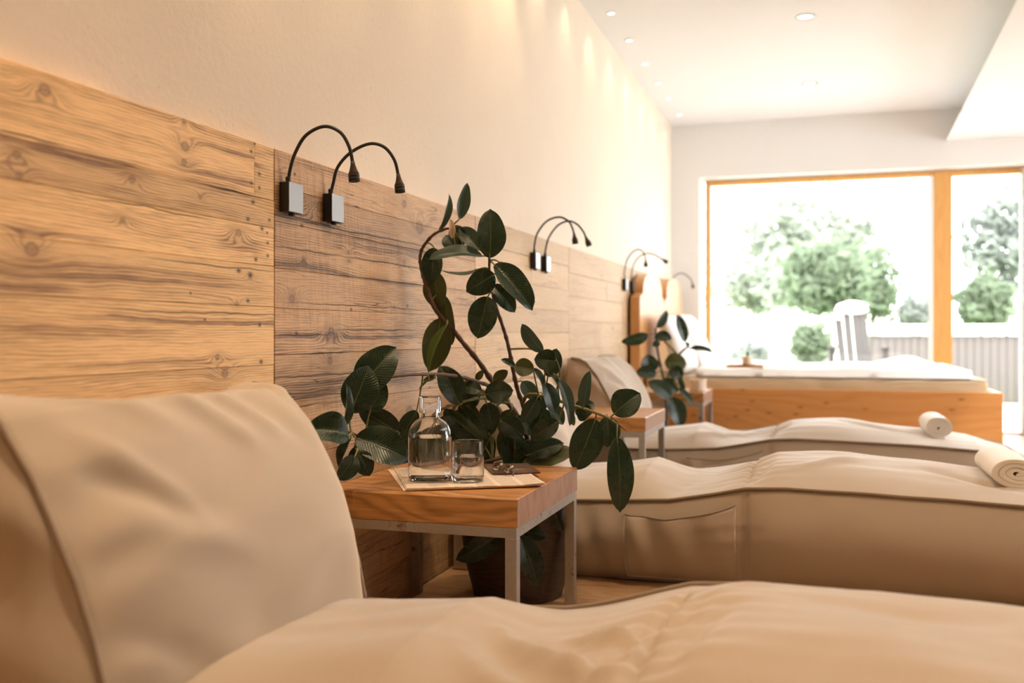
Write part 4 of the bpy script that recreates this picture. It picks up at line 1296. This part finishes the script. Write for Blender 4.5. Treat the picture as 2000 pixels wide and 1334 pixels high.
# rows: base u, v, tip u, v, width px, depth, tip depth offset, roll, fold, bow, material
ROWS1 = [
    (858, 448, 877, 377, 24, 2.98, 0.02, 50, 0.7, 0.05, 'leaf_grey'),
    (897, 428, 913, 357, 30, 2.97, 0.0, 25, 0.5, -0.06, 'leaf_grey'),
    (956, 504, 957, 408, 58, 2.95, 0.01, 12, 0.22, 0.06),
    (936, 488, 898, 444, 36, 3.0, 0.03, 10, 0.4, 0.05),
    (905, 480, 884, 440, 34, 3.02, 0.02, -10, 0.4, 0.05),
    (888, 486, 869, 460, 32, 3.0, 0.02, 0, 0.4, 0.08, 'leaf_grey'),
    (943, 500, 835, 508, 36, 2.95, -0.04, 38, 0.55, 0.09, 'leaf_grey'),
    (848, 484, 842, 556, 42, 3.02, 0.0, 15, 0.35, 0.06),
    (850, 530, 858, 607, 48, 3.05, 0.0, 25, 0.3, 0.05, 'leaf_olive'),
    (934, 526, 863, 528, 17, 2.96, -0.03, 60, 0.5, 0.05, 'leaf_grey_u'),
    (966, 536, 910, 570, 48, 2.95, -0.02, -10, 0.25, 0.08),
    (965, 516, 1040, 606, 60, 2.93, 0.0, -25, 0.42, 0.07),
    (975, 512, 1046, 590, 34, 2.97, 0.02, -60, 0.4, 0.05, 'leaf_grey'),
    (962, 556, 1006, 611, 38, 2.97, 0.0, -10, 0.35, 0.06),
    (953, 579, 933, 662, 56, 2.94, 0.0, 8, 0.28, 0.06),
    (860, 622, 840, 726, 56, 3.04, 0.0, -8, 0.25, 0.06, 'leaf_olive'),
    (872, 635, 837, 729, 26, 2.99, 0.0, 55, 0.5, 0.06, 'leaf_bright'),
    (868, 578, 884, 674, 34, 3.06, 0.0, 35, 0.3, 0.05, 'leaf_olive'),
    (700, 765, 774, 678, 72, 2.60, 0.04, -8, 0.22, 0.06),
    (684, 806, 720, 714, 70, 2.52, 0.02, 10, 0.20, 0.06),
    (668, 838, 676, 748, 34, 2.46, 0.02, 58, 0.75, 0.06),
    (722, 806, 746, 740, 46, 2.58, 0.02, 10, 0.25, 0.06),
    (780, 846, 698, 797, 48, 2.66, -0.05, -10, 0.25, 0.07),
    (694, 855, 798, 898, 76, 2.50, 0.02, -12, 0.28, 0.08),
    (682, 851, 594, 842, 70, 2.44, -0.04, 14, 0.40, 0.14),
    (698, 880, 722, 930, 40, 2.47, 0.0, 5, 0.3, 0.08),
    (694, 890, 660, 938, 42, 2.44, -0.02, -20, 0.4, 0.06),
    (685, 857, 664, 916, 30, 2.48, 0.0, 50, 0.6, 0.05),
    (700, 870, 690, 925, 30, 2.52, 0.0, 10, 0.4, 0.05),
    (897, 790, 858, 714, 52, 2.88, 0.0, 6, 0.35, 0.10),
    (903, 756, 942, 765, 32, 2.93, 0.0, -20, 0.4, 0.10),
    (947, 770, 1003, 762, 44, 2.96, 0.0, 8, 0.28, 0.10),
    (930, 742, 943, 723, 14, 2.97, 0.0, 10, 0.4, 0.06, 'leaf_olive'),
    (850, 738, 826, 745, 12, 2.78, 0.0, 20, 0.5, 0.1, 'leaf_olive'),
    (838, 742, 818, 762, 6, 2.76, 0.0, 30, 0.5, 0.1, 'leaf_bright'),
    (964, 742, 992, 724, 22, 3.04, 0.0, 10, 0.4, 0.06, 'leaf_olive'),
    (1006, 716, 978, 702, 15, 3.0, 0.0, 20, 0.5, 0.06),
    (1005, 716, 1044, 722, 36, 3.02, 0.0, 0, 0.35, 0.06, 'leaf_olive'),
    (1060, 687, 1019, 632, 32, 2.94, 0.0, -40, 0.55, 0.06, 'leaf_grey'),
    (1088, 706, 1043, 702, 42, 2.92, 0.0, 0, 0.22, 0.06),
    (1070, 736, 1087, 680, 36, 2.95, 0.0, 10, 0.3, 0.06),
    (1041, 719, 1062, 761, 20, 2.95, 0.0, -40, 0.6, 0.06, 'leaf_grey'),
    (1064, 748, 1083, 810, 38, 2.93, 0.0, -30, 0.3, 0.06, 'leaf_grey'),
    (1067, 726, 1096, 768, 22, 2.92, 0.0, -50, 0.6, 0.06, 'leaf_grey'),
    (1090, 738, 1113, 832, 30, 2.91, 0.0, -35, 0.5, 0.06, 'leaf_grey'),
    (1049, 778, 1021, 825, 34, 2.96, 0.0, -15, 0.35, 0.06, 'leaf_grey'),
    (1090, 822, 1036, 858, 38, 2.96, 0.0, -5, 0.3, 0.07),
    (976, 820, 1024, 851, 40, 2.99, 0.0, 0, 0.25, 0.07),
    (950, 787, 963, 840, 40, 2.99, 0.0, 5, 0.3, 0.06),
    (897, 791, 953, 858, 34, 2.93, 0.0, 30, 0.45, 0.06),
    (912, 788, 935, 832, 26, 2.98, 0.0, 10, 0.4, 0.06, 'leaf_olive'),
    (868, 800, 945, 862, 44, 2.90, 0.0, 28, 0.5, 0.08),
    (1003, 918, 1006, 842, 54, 3.05, 0.02, 5, 0.22, 0.05),
    (1018, 918, 1126, 879, 52, 3.03, 0.0, -30, 0.35, 0.07, 'leaf_olive'),
    (1028, 890, 1102, 866, 42, 3.04, 0.0, -10, 0.3, 0.07),
    (1163, 818, 1122, 919, 62, 2.93, 0.0, -10, 0.25, 0.07),
    (1186, 813, 1186, 874, 46, 2.95, 0.0, -12, 0.3, 0.07),
    (1205, 854, 1211, 1002, 52, 2.88, 0.0, -6, 0.36, 0.05),
    (1199, 809, 1251, 768, 58, 2.88, 0.0, -6, 0.35, 0.12),
    (1139, 797, 1152, 724, 28, 2.91, 0.0, -25, 0.65, 0.05, 'leaf_grey'),
    (1126, 810, 1160, 786, 38, 2.98, 0.0, -10, 0.3, 0.06),
    (1150, 812, 1128, 800, 34, 2.97, 0.0, -10, 0.3, 0.06),
    (1112, 800, 1121, 832, 14, 2.92, 0.0, 10, 0.4, 0.06, 'leaf_bright'),
    (980, 1040, 890, 1094, 46, 2.80, -0.02, -25, 0.3, 0.08),
    (1014, 1046, 1051, 1146, 50, 2.80, 0.0, -12, 0.42, 0.07),
    (1022, 1038, 1068, 1049, 34, 2.84, 0.0, -20, 0.3, 0.08),
    (1085, 1008, 1100, 1038, 20, 2.90, 0.0, 20, 0.4, 0.06, 'leaf_grey'),
    (814, 802, 781, 860, 36, 2.76, 0.0, 5, 0.3, 0.06),
    (955, 846, 956, 918, 34, 3.05, 0.0, 30, 0.3, 0.05),
    (985, 836, 992, 905, 34, 3.06, 0.0, 20, 0.3, 0.05),
    (925, 830, 900, 905, 46, 3.10, 0.0, 0, 0.3, 0.05),
    (960, 850, 925, 918, 44, 3.04, 0.0, 0, 0.3, 0.05),
    (880, 810, 850, 900, 52, 2.92, 0.0, 10, 0.3, 0.05),
    (900, 850, 860, 912, 44, 3.12, 0.0, 0, 0.3, 0.05),
    (850, 825, 818, 905, 50, 2.88, 0.0, 0, 0.3, 0.05),
    (1045, 850, 1060, 905, 40, 3.06, 0.0, 0, 0.3, 0.05),
    (1060, 800, 1045, 850, 34, 3.03, 0.0, 10, 0.3, 0.05),
    (935, 770, 905, 800, 30, 3.01, 0.0, 10, 0.3, 0.05),
    (1000, 800, 980, 850, 36, 3.05, 0.0, 10, 0.3, 0.05, 'leaf_olive'),
    (870, 840, 842, 906, 60, 2.96, 0.0, 5, 0.3, 0.05), (835, 840, 800, 900, 56, 2.86, 0.0, -5, 0.3, 0.05), (820, 850, 780, 905, 40, 2.80, 0.0, 5, 0.3, 0.05),
    (905, 800, 880, 870, 50, 3.03, 0.0, 5, 0.3, 0.05), (930, 860, 945, 915, 44, 3.06, 0.0, 5, 0.3, 0.05), (965, 800, 930, 860, 46, 3.07, 0.0, 0, 0.3, 0.05),
    (1010, 815, 1060, 850, 40, 3.08, 0.0, 0, 0.3, 0.05), (1030, 860, 985, 912, 46, 3.09, 0.0, 0, 0.3, 0.05), (1045, 800, 1085, 845, 38, 3.06, 0.0, 5, 0.3, 0.05),
    (1060, 770, 1040, 815, 34, 3.02, 0.0, 0, 0.3, 0.05), (985, 745, 965, 790, 32, 3.09, 0.0, 0, 0.3, 0.05), (1020, 745, 1045, 780, 30, 3.06, 0.0, 0, 0.3, 0.05, 'leaf_grey'),
    (1075, 790, 1100, 830, 28, 2.99, 0.0, -10, 0.3, 0.05, 'leaf_grey'), (890, 745, 920, 790, 34, 2.98, 0.0, 0, 0.3, 0.05),
]
plant(r1, ROWS1, S1, 2.95, 11)
leaf(r1, PX(883, 466, 2.97), PX(880, 428, 2.97), 0.026, Vector((0.5, -0.8, 0.2)), 0.9, 0.1, M['sheath'], None, 3.0, 'leaf_sheath')

r2 = thing('rubber_plant', (0.36, 5.58, 0.0), 'small rubber plant with few narrow leaves before the headboards and bed', 'plant', 'rubber plants')
lathe('pot', [(0.0, 0.0), (0.10, 0.0), (0.125, 0.24), (0.125, 0.245), (0.113, 0.245), (0.110, 0.225), (0.0, 0.225)], (0.36, 5.58, 0.0), M['pot'], r2, 32)
S2 = branch(r2, [(1300, 842, 5.60), (1302, 800, 5.60), (1298, 750, 5.58), (1288, 705, 5.56), (1281, 660, 5.55), (1281, 640, 5.55)], 0.011, 0.005, M['bark'])
S2 += branch(r2, [(1298, 755, 5.58), (1312, 715, 5.54), (1325, 695, 5.52), (1337, 682, 5.50), (1346, 676, 5.50)], 0.008, 0.004, M['green_stem'])
S2 += branch(r2, [(1325, 696, 5.52), (1312, 680, 5.52), (1296, 665, 5.53), (1282, 657, 5.54)], 0.006, 0.004, M['green_stem'])
ROWS2 = [
    (1266, 654, 1213, 668, 24, 5.5, 0.0, -25, 0.4, 0.10), (1278, 660, 1313, 661, 24, 5.5, 0.0, -15, 0.4, 0.12), (1283, 640, 1302, 606, 19, 5.55, 0.0, 30, 0.4, 0.06, 'leaf_grey'),
    (1338, 667, 1322, 614, 22, 5.5, 0.0, 20, 0.35, 0.05), (1347, 681, 1394, 689, 15, 5.5, 0.0, -30, 0.5, 0.06), (1268, 728, 1266, 692, 36, 5.45, 0.0, 10, 0.3, 0.06),
    (1282, 730, 1242, 728, 28, 5.42, 0.0, 10, 0.3, 0.08), (1298, 709, 1341, 712, 38, 5.5, 0.0, -5, 0.3, 0.08, 'leaf_olive'), (1308, 720, 1334, 738, 28, 5.45, 0.0, 0, 0.3, 0.08),
    (1312, 776, 1266, 745, 34, 5.42, 0.0, 10, 0.3, 0.08, 'leaf_grey'), (1294, 742, 1324, 766, 26, 5.45, 0.0, 0, 0.3, 0.08), (1312, 776, 1331, 834, 36, 5.42, 0.0, -10, 0.3, 0.08),
    (1324, 758, 1352, 787, 16, 5.4, 0.0, -20, 0.5, 0.06, 'leaf_grey'), (1328, 735, 1337, 762, 12, 5.42, 0.0, 30, 0.5, 0.06), (1345, 677, 1340, 668, 8, 5.5, 0.0, 10, 0.4, 0.05, 'leaf_olive'),
    (1288, 668, 1275, 676, 14, 5.5, 0.0, 0, 0.4, 0.05),
]
plant(r2, ROWS2, S2, 5.5, 5)

# ------------------------------------------------------------------ the bed by the window
bed = thing('wooden_bed', (1.1, 7.4, 0.0), 'low amber spruce bed with twin arched headboards by the window', 'bed')
BT = 0.448
box('side_board', 0.10, 2.21, 6.40, 6.44, 0.02, BT, M['spruce'], bed, bevel=0.003)
box('side_board', 0.10, 2.21, 8.26, 8.30, 0.02, BT, M['spruce'], bed, bevel=0.003)
box('foot_board', 2.17, 2.21, 6.44, 8.26, 0.02, BT, M['spruce'], bed, bevel=0.003)
box('slat_base', 0.10, 2.17, 6.44, 8.26, 0.30, 0.33, M['spruce'], bed)
def arch_board(name, y0, y1, zs, za, mat, x0=0.022, x1=0.083):
    n = 40
    out = [(y0, 0.02), (y0, zs - 0.06)]
    out += [(y0 + 0.012, zs - 0.015), (y0 + 0.04, zs), (y0 + 0.09, zs + 0.004)]
    ya, yb = y0 + 0.125, y1 - 0.10
    for i in range(n + 1):
        a = math.pi * (1 - i / n)
        out.append(((ya + yb) / 2 + (yb - ya) / 2 * math.copysign(abs(math.cos(a)) ** 0.8, math.cos(a)), zs + 0.02 + (za - zs - 0.02) * math.sin(a) ** 0.8))
    out += [(y1 - 0.06, zs), (y1 - 0.015, zs - 0.02), (y1, zs - 0.06), (y1, 0.02)]
    bm = bmesh.new()
    A = [bm.verts.new((x0, y, z)) for y, z in out]
    B = [bm.verts.new((x1, y, z)) for y, z in out]
    bm.faces.new(A); bm.faces.new(B[::-1])
    for i in range(len(out)):
        j = (i + 1) % len(out)
        bm.faces.new((A[i], B[i], B[j], A[j]))
    return from_bm(name, bm, mat, bed)
arch_board('headboard', 6.345, 7.36, 1.045, 1.205, M['spruce_v'])
arch_board('headboard', 7.365, 8.36, 1.045, 1.225, M['spruce_v'])

def soft_block(name, x0, x1, y0, y1, z0, z1, mat, parent=None, seed=0.0, amp=0.008, rad=0.02, nx=70, ny=40, top_fn=None, side_amp=0.006):
    loops = []
    for i in range(nx + 1):
        x = x0 + (x1 - x0) * i / nx
        lp = []
        def P(y, z, s):
            return Vector((x, y + side_amp * s * fbm(x * 7 + z * 9, z * 6, seed, 2), z))
        for k in range(6):
            q = k / 6
            lp.append(P(y0 - 0.008 * math.sin(math.pi * q), z0 + (z1 - rad - z0) * q, 1))
        for k in range(ny + 1):
            t = k / ny
            y = y0 + (y1 - y0) * t
            e = min(1, 10 * t * (1 - t)) * min(1, 20 * (i / nx) * (1 - i / nx) + 0.0)
            r = rad * (1 - min(1, min(t, 1 - t) * (y1 - y0) / rad)) ** 2
            z = z1 - r + e * (amp * fbm(x * 3.3, y * 3.3, seed, 3) + (top_fn(x, y) if top_fn else 0))
            lp.append(Vector((x, y, z)))
        for k in range(5, -1, -1):
            q = k / 6
            lp.append(P(y1 + 0.008 * math.sin(math.pi * q), z0 + (z1 - rad - z0) * q, -1))
        for k in range(1, 4):
            lp.append(Vector((x, y1 + (y0 - y1) * k / 4, z0)))
        loops.append(lp)
    v, f = loft(loops, 4, (0.01, 0.01))
    return fix_normals(mesh_obj(name, v, f, mat, parent))
MT = 0.520
mat_o = soft_block('mattress', 0.11, 2.135, 6.448, 8.25, 0.332, MT, M['ticking'], None, 2.0, 0.004, 0.02, 110, 30, None, 0.010)
tagit(mat_o, 'beige wrinkled mattress lying in the wooden bed', 'mattress')
tube('piping', [Vector((0.12 + 2.01 * i / 60, 6.445, MT - 0.006 + 0.002 * math.sin(i * 0.7))) for i in range(61)], 0.004, M['tan_dark'], mat_o, 6)
def duv(x, y):
    z = 0.030 * math.exp(-((x - 1.80) / 0.16) ** 2) + 0.014 * math.sin(x * 5.3 + y * 3) + 0.012 * math.sin(x * 11 - y * 7)
    return z - 0.030 * sstep(1.86, 2.06, x)
d = soft_block('duvet', 0.42, 2.06, 6.50, 8.20, MT + 0.003, 0.572, M['linen'], None, 7.0, 0.010, 0.045, 90, 60, duv, 0.02)
tagit(d, 'white duvet spread over the mattress of the wooden bed', 'duvet')

def pillow(yc, xb, zb, w, h, seed, label, lean=0.16):
    verts, faces = [], []
    n = 26
    for sgn in (1, -1):
        for i in range(n + 1):
            for j in range(n + 1):
                a, b = 2 * i / n - 1, 2 * j / n - 1
                t = max(0, (1 - abs(a) ** 2.6) * (1 - abs(b) ** 2.6)) ** 0.5
                pin = 1 - 0.05 * (1 - abs(a)) * abs(b) ** 3 - 0.05 * (1 - abs(b)) * abs(a) ** 3
                y = yc + a * w / 2 * pin
                zz = h / 2 + b * h / 2 * pin
                th = 0.075 * t + 0.004 * fbm(a * 3, b * 3, seed) * t
                x = xb + 0.08 + lean * (1 - zz / h) + sgn * th
                verts.append((x, y, zb + zz))
    N = (n + 1) ** 2
    for i in range(n):
        for j in range(n):
            q = i * (n + 1) + j
            faces.append((q, q + n + 1, q + n + 2, q + 1))
            faces.append((N + q, N + q + 1, N + q + n + 2, N + q + n + 1))
    bm = bmesh.new()
    vs = [bm.verts.new(v) for v in verts]
    for f in faces:
        bm.faces.new([vs[i] for i in f])
    bmesh.ops.remove_doubles(bm, verts=bm.verts[:], dist=0.0005)
    o = from_bm('pillow', bm, M['linen'], None, True)
    return tagit(o, label, 'pillow', 'white pillows on the bed')
pillow(6.88, 0.10, 0.526, 0.62, 0.40, 1.0, 'white pillow leaning on the nearer arched headboard behind the small plant')
pillow(7.80, 0.10, 0.526, 0.66, 0.42, 4.0, 'white pillow leaning on the further headboard, beside the window')

# tray with a candle on the bed, jar on the third table
tz = 0.5745
tr = thing('tray', (0.725, 6.62, tz), 'flat wooden tray lying on the front of the white duvet', 'tray')
box('tray_base', 0.61, 0.84, 6.54, 6.70, tz, tz + 0.008, M['tray'], tr, bevel=0.002)
for a in ((0.61, 0.84, 6.54, 6.546), (0.61, 0.84, 6.694, 6.70), (0.61, 0.616, 6.546, 6.694), (0.834, 0.84, 6.546, 6.694)):
    box('tray_rim', *a, tz + 0.008, tz + 0.016, M['tray'], tr)
sc = lathe('saucer', [(0.0, 0.0), (0.045, 0.0), (0.056, 0.010), (0.058, 0.014), (0.050, 0.013), (0.0, 0.008)], (0.735, 6.62, tz + 0.0085), M['tray'], None, 32)
tagit(sc, 'small round wooden saucer standing on the tray', 'saucer')
cd = thing('candle', (0.735, 6.62, tz + 0.017), 'thick ivory candle with green leaf sprig standing on the saucer', 'candle')
lathe('wax', [(0.0, 0.0), (0.030, 0.0), (0.031, 0.002), (0.031, 0.054), (0.028, 0.056), (0.0, 0.052)], (0.735, 6.62, tz + 0.017), M['wax'], cd, 28)
tube('wick', [(0.735, 6.62, tz + 0.068), (0.735, 6.62, tz + 0.075), (0.737, 6.62, tz + 0.083)], 0.0012, M['black'], cd, 6)
leaf(cd, (0.735, 6.60, tz + 0.072), (0.745, 6.60, tz + 0.105), 0.02, Vector((0.2, -1, 0.3)), 0.3, 0.05, M['leaf_bright'], None, 1.0, 'sprig')
jar = thing('jar', (0.40, 5.96, 0.455), 'pale round ceramic jar on the small table beside the bed', 'jar')
JX = PX(1363, 760, 5.85)
jar.location = (JX.x, JX.y, 0.455)
bpy.context.view_layer.update()
lathe('jar_body', [(0.0, 0.0), (0.046, 0.0), (0.050, 0.004), (0.050, 0.070), (0.046, 0.072), (0.044, 0.068), (0.044, 0.010), (0.0, 0.009)], (JX.x, JX.y, 0.4555), M['ceramic'], jar, 32)
lathe('jar_wax', [(0.0, 0.010), (0.0435, 0.010), (0.0435, 0.050), (0.0, 0.050)], (JX.x, JX.y, 0.4555), M['wax'], jar, 28)

# ------------------------------------------------------------------ outside
M['deck'] = timber('pale_terrace_board', (0.78, 0.75, 0.70), (0.68, 0.64, 0.58), 'x', 0.7, 0.6)
M['lawn'] = plain('lawn', (0.30, 0.42, 0.16), 0.9, 0, 0.3, 30, 0.6)
M['tub_board'] = timber('grey_tub_board', (0.100, 0.083, 0.078), (0.086, 0.071, 0.066), 'z', 0.8, 0.6)
M['tub_cover'] = plain('white_tub_cover', (0.88, 0.87, 0.85), 0.6)
M['slat'] = timber('weathered_slat', (0.034, 0.025, 0.021), (0.024, 0.017, 0.014), 'z', 0.7, 0.6)
M['fleece'] = fabric('white_fleece', (0.88, 0.87, 0.86), 0.95, 300, 0.6)
M['render_wall'] = plaster('pale_garden_wall', (0.86, 0.85, 0.82), 0.1, 0.03)
def foliage_mat(name, c):
    g = G(name)
    n1 = g.noise(g.obj(), 3.5, 3)
    n2 = g.noise(g.obj(), 30, 1)
    col = g.mix(n1, tuple(min(1, q * 1.25) for q in c), tuple(q * 0.75 for q in c))
    col = g.mix(g.m('MULTIPLY', n2, 0.5), col, tuple(min(1, q * 1.5) for q in c))
    p = g.n('BsdfDiffuse', Color=col)
    tr = g.n('BsdfTranslucent', Color=col)
    mx = g.n('MixShader', Fac=0.4)
    g.tree.links.new(p.outputs[0], mx.inputs[1]); g.tree.links.new(tr.outputs[0], mx.inputs[2])
    g.tree.links.new(mx.outputs[0], g.out.inputs[0])
    return g.mat
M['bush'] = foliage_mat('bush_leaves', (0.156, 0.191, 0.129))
M['bush_hazed'] = foliage_mat('hazed_leaves', (0.273, 0.296, 0.250))  # leaf colour paled so that the garden haze is painted in
M['bush_grey'] = foliage_mat('grey_leaves', (0.226, 0.242, 0.222))  # grey-green leaves, lightened further with haze in the colour

terrace = struct(box('terrace', -6, 16, Y1 + 0.35, 12.6, -0.12, -0.045, M['deck']))
y = Y1 + 0.36
while y < 12.5:
    box('board', -1.0, 8.0, y, y + 0.195, -0.045, -0.016, M['deck'], terrace)
    y += 0.20
lawn = struct(box('lawn', -20, 30, 12.6, 45, -0.15, -0.05, M['lawn']))

tub = thing('hot_tub', (2.9, 14.2, -0.05), 'hot tub outside with grey upright boards under a white cover', 'hot tub')
box('core', 1.80, 4.15, 13.28, 15.5, -0.045, 0.76, M['tub_board'], tub)
x = 1.78
while x < 4.16:
    box('board', x, x + 0.086, 13.24, 13.275, -0.045, 0.765, M['tub_board'], tub, bevel=0.004)
    x += 0.09
y = 13.29
while y < 15.4:
    box('board', 1.76, 1.795, y, y + 0.083, -0.045, 0.765, M['tub_board'], tub, bevel=0.004)
    y += 0.09
box('cover', 1.66, 4.24, 13.16, 15.6, 0.77, 0.90, M['tub_cover'], tub, bevel=0.05, seg=4, smooth=True)

ch = thing('deck_chair', (2.0, 10.6, -0.016), 'slatted wooden deck chair outside with white fleece over its back', 'chair')
DC = 10.4
def bar(name, p, q, w, t, mat, parent):
    p, q = Vector(p), Vector(q)
    ax = (q - p).normalized()
    side = Vector((CA, SA, 0))
    side = (side - ax * side.dot(ax)).normalized()
    nn = ax.cross(side)
    vs = [e + side * (a * w / 2) + nn * (b * t / 2) for e in (p, q) for a, b in ((-1, -1), (1, -1), (1, 1), (-1, 1))]
    fs = [(3, 2, 1, 0), (4, 5, 6, 7)] + [(i, (i + 1) % 4, (i + 1) % 4 + 4, i + 4) for i in range(4)]
    return fix_normals(mesh_obj(name, vs, fs, mat, parent, smooth=False))
for u0, v0, u1, v1 in ((1637, 625, 1647, 712), (1653, 608, 1663, 712), (1669, 600, 1680, 712), (1683, 604, 1695, 712)):
    bar('back_slat', PX(u0, v0, DC + 0.35), PX(u1, v1, DC), 0.072, 0.022, M['slat'], ch)
SE = PX(1668, 716, DC)
for k in range(5):
    bar('seat_slat', SE + Vector((-0.30, -0.06 - 0.10 * k, -0.0)), SE + Vector((0.26, -0.06 - 0.10 * k, 0.0)), 0.085, 0.02, M['slat'], ch)
for sx in (-0.27, 0.24):
    for sy in (-0.04, -0.50):
        bar('leg', SE + Vector((sx, sy, -0.012)), Vector((SE.x + sx, SE.y + sy - 0.02, -0.015)), 0.05, 0.05, M['slat'], ch)
    bar('armrest', SE + Vector((sx + 0.04, 0.05, 0.2)), SE + Vector((sx + 0.04, -0.5, 0.2)), 0.07, 0.02, M['slat'], ch)
    bar('arm_post', SE + Vector((sx + 0.04, -0.48, 0.19)), SE + Vector((sx + 0.04, -0.48, -0.02)), 0.05, 0.05, M['slat'], ch)
def blob(name, c, r, seed, mat, parent=None):
    bm = bmesh.new()
    bmesh.ops.create_icosphere(bm, subdivisions=3, radius=1)
    for v in bm.verts:
        k = 1 + 0.18 * fbm(v.co.x * 1.6, v.co.y * 1.6, v.co.z * 1.6 + seed, 2)
        v.co = Vector((v.co.x * r[0] * k, v.co.y * r[1] * k, v.co.z * r[2] * k)) + Vector(c)
    return from_bm(name, bm, mat, parent, True)
fl = blob('fleece', PX(1663, 602, DC + 0.34), (0.17, 0.09, 0.075), 3.0, M['fleece'])
tagit(fl, 'white fleece bundled over the top of the slatted deck chair', 'fleece')

def shrub(name, c, r, n, size, mat, label, cat, group, seed, stem=True, zmin=-0.03):
    rng = random.Random(seed)
    root = thing(name, (c[0], c[1], -0.05), label, cat, group)
    verts, faces = [], []
    for i in range(n):
        while True:
            p = Vector((rng.uniform(-1, 1), rng.uniform(-1, 1), rng.uniform(-1, 1)))
            if 0.30 < p.length < 1:
                break
        k = 0.80 + 0.45 * noise.noise(p * 2.3 + Vector((seed, 0, 0)))
        q = Vector((c[0] + p.x * r[0] * k, c[1] + p.y * r[1] * k, max(zmin, c[2] + p.z * r[2] * k)))
        a = Vector((rng.gauss(0, 1), rng.gauss(0, 1), rng.gauss(0, 1))).normalized()
        b = a.orthogonal().normalized()
        s = size * rng.uniform(0.6, 1.3)
        m = len(verts)
        verts += [q - a * s, q + b * s * 0.45, q + a * s, q - b * s * 0.45]
        faces.append((m, m + 1, m + 2, m + 3))
    o = mesh_obj('foliage', verts, faces, mat, root, smooth=False)
    o['kind'] = 'stuff'
    if stem:
        for j in range(3):
            a = Vector((c[0] + rng.uniform(-.1, .1), c[1] + rng.uniform(-.1, .1), -0.05))
            b = Vector((c[0] + rng.uniform(-.4, .4) * r[0], c[1], c[2] + 0.3 * r[2]))
            tube('stem', [a, (a + b) / 2 + Vector((0.04, 0, 0)), b], [0.03, 0.022, 0.012], M['bark'], root, 6)
    return root
GB = 'garden bushes beyond the window'
def bush_px(u, v, D, ru, rv, n, size, mat, label, seed, name='garden_bush', cat='bush'):
    c = PX(u, v, D)
    shrub(name, c, (ru * D / FPX, 0.7 * ru * D / FPX, rv * D / FPX), n, size, M[mat], label, cat, GB, seed)
bush_px(1615, 545, 17.0, 105, 88, 2300, 0.10, 'bush', 'fresh green bush rising behind the slatted deck chair', 1)
bush_px(1585, 672, 15.0, 48, 52, 900, 0.08, 'bush', 'low green bush left of the slatted deck chair', 2)
bush_px(1705, 560, 18.5, 62, 90, 1000, 0.10, 'bush', 'narrow green bush between the deck chair and the wide window post', 3)
bush_px(1925, 592, 16.5, 62, 62, 1300, 0.09, 'bush', 'rounded green bush above the hot tub, right of the wide window post', 4)
bush_px(1480, 560, 22.0, 90, 60, 1200, 0.13, 'bush_hazed', 'pale hazy bush on the left side of the window', 5)
bush_px(1465, 690, 14.5, 50, 26, 600, 0.07, 'bush_grey', 'low grey-green planting just above the bed tray', 6)
bush_px(1965, 470, 24.0, 110, 130, 1500, 0.16, 'bush_grey', 'tall grey-green tree at the right edge of the window', 7, 'garden_tree', 'tree')
bush_px(1580, 470, 26.0, 190, 120, 2200, 0.18, 'bush_hazed', 'wide pale tree filling the garden behind the bushes', 8, 'garden_tree', 'tree')
bush_px(1790, 610, 17.5, 45, 42, 600, 0.09, 'bush_grey', 'grey-green bush over the left end of the hot tub cover', 9)
bush_px(1540, 570, 30.0, 215, 105, 2400, 0.18, 'bush_hazed', 'broad pale hedge across the far end of the garden, left of the wide post', 10, 'garden_hedge', 'hedge')
gw = struct(box('garden_wall', -6.0, 3.5, 24.5, 24.7, -0.05, 1.4, M['render_wall']))
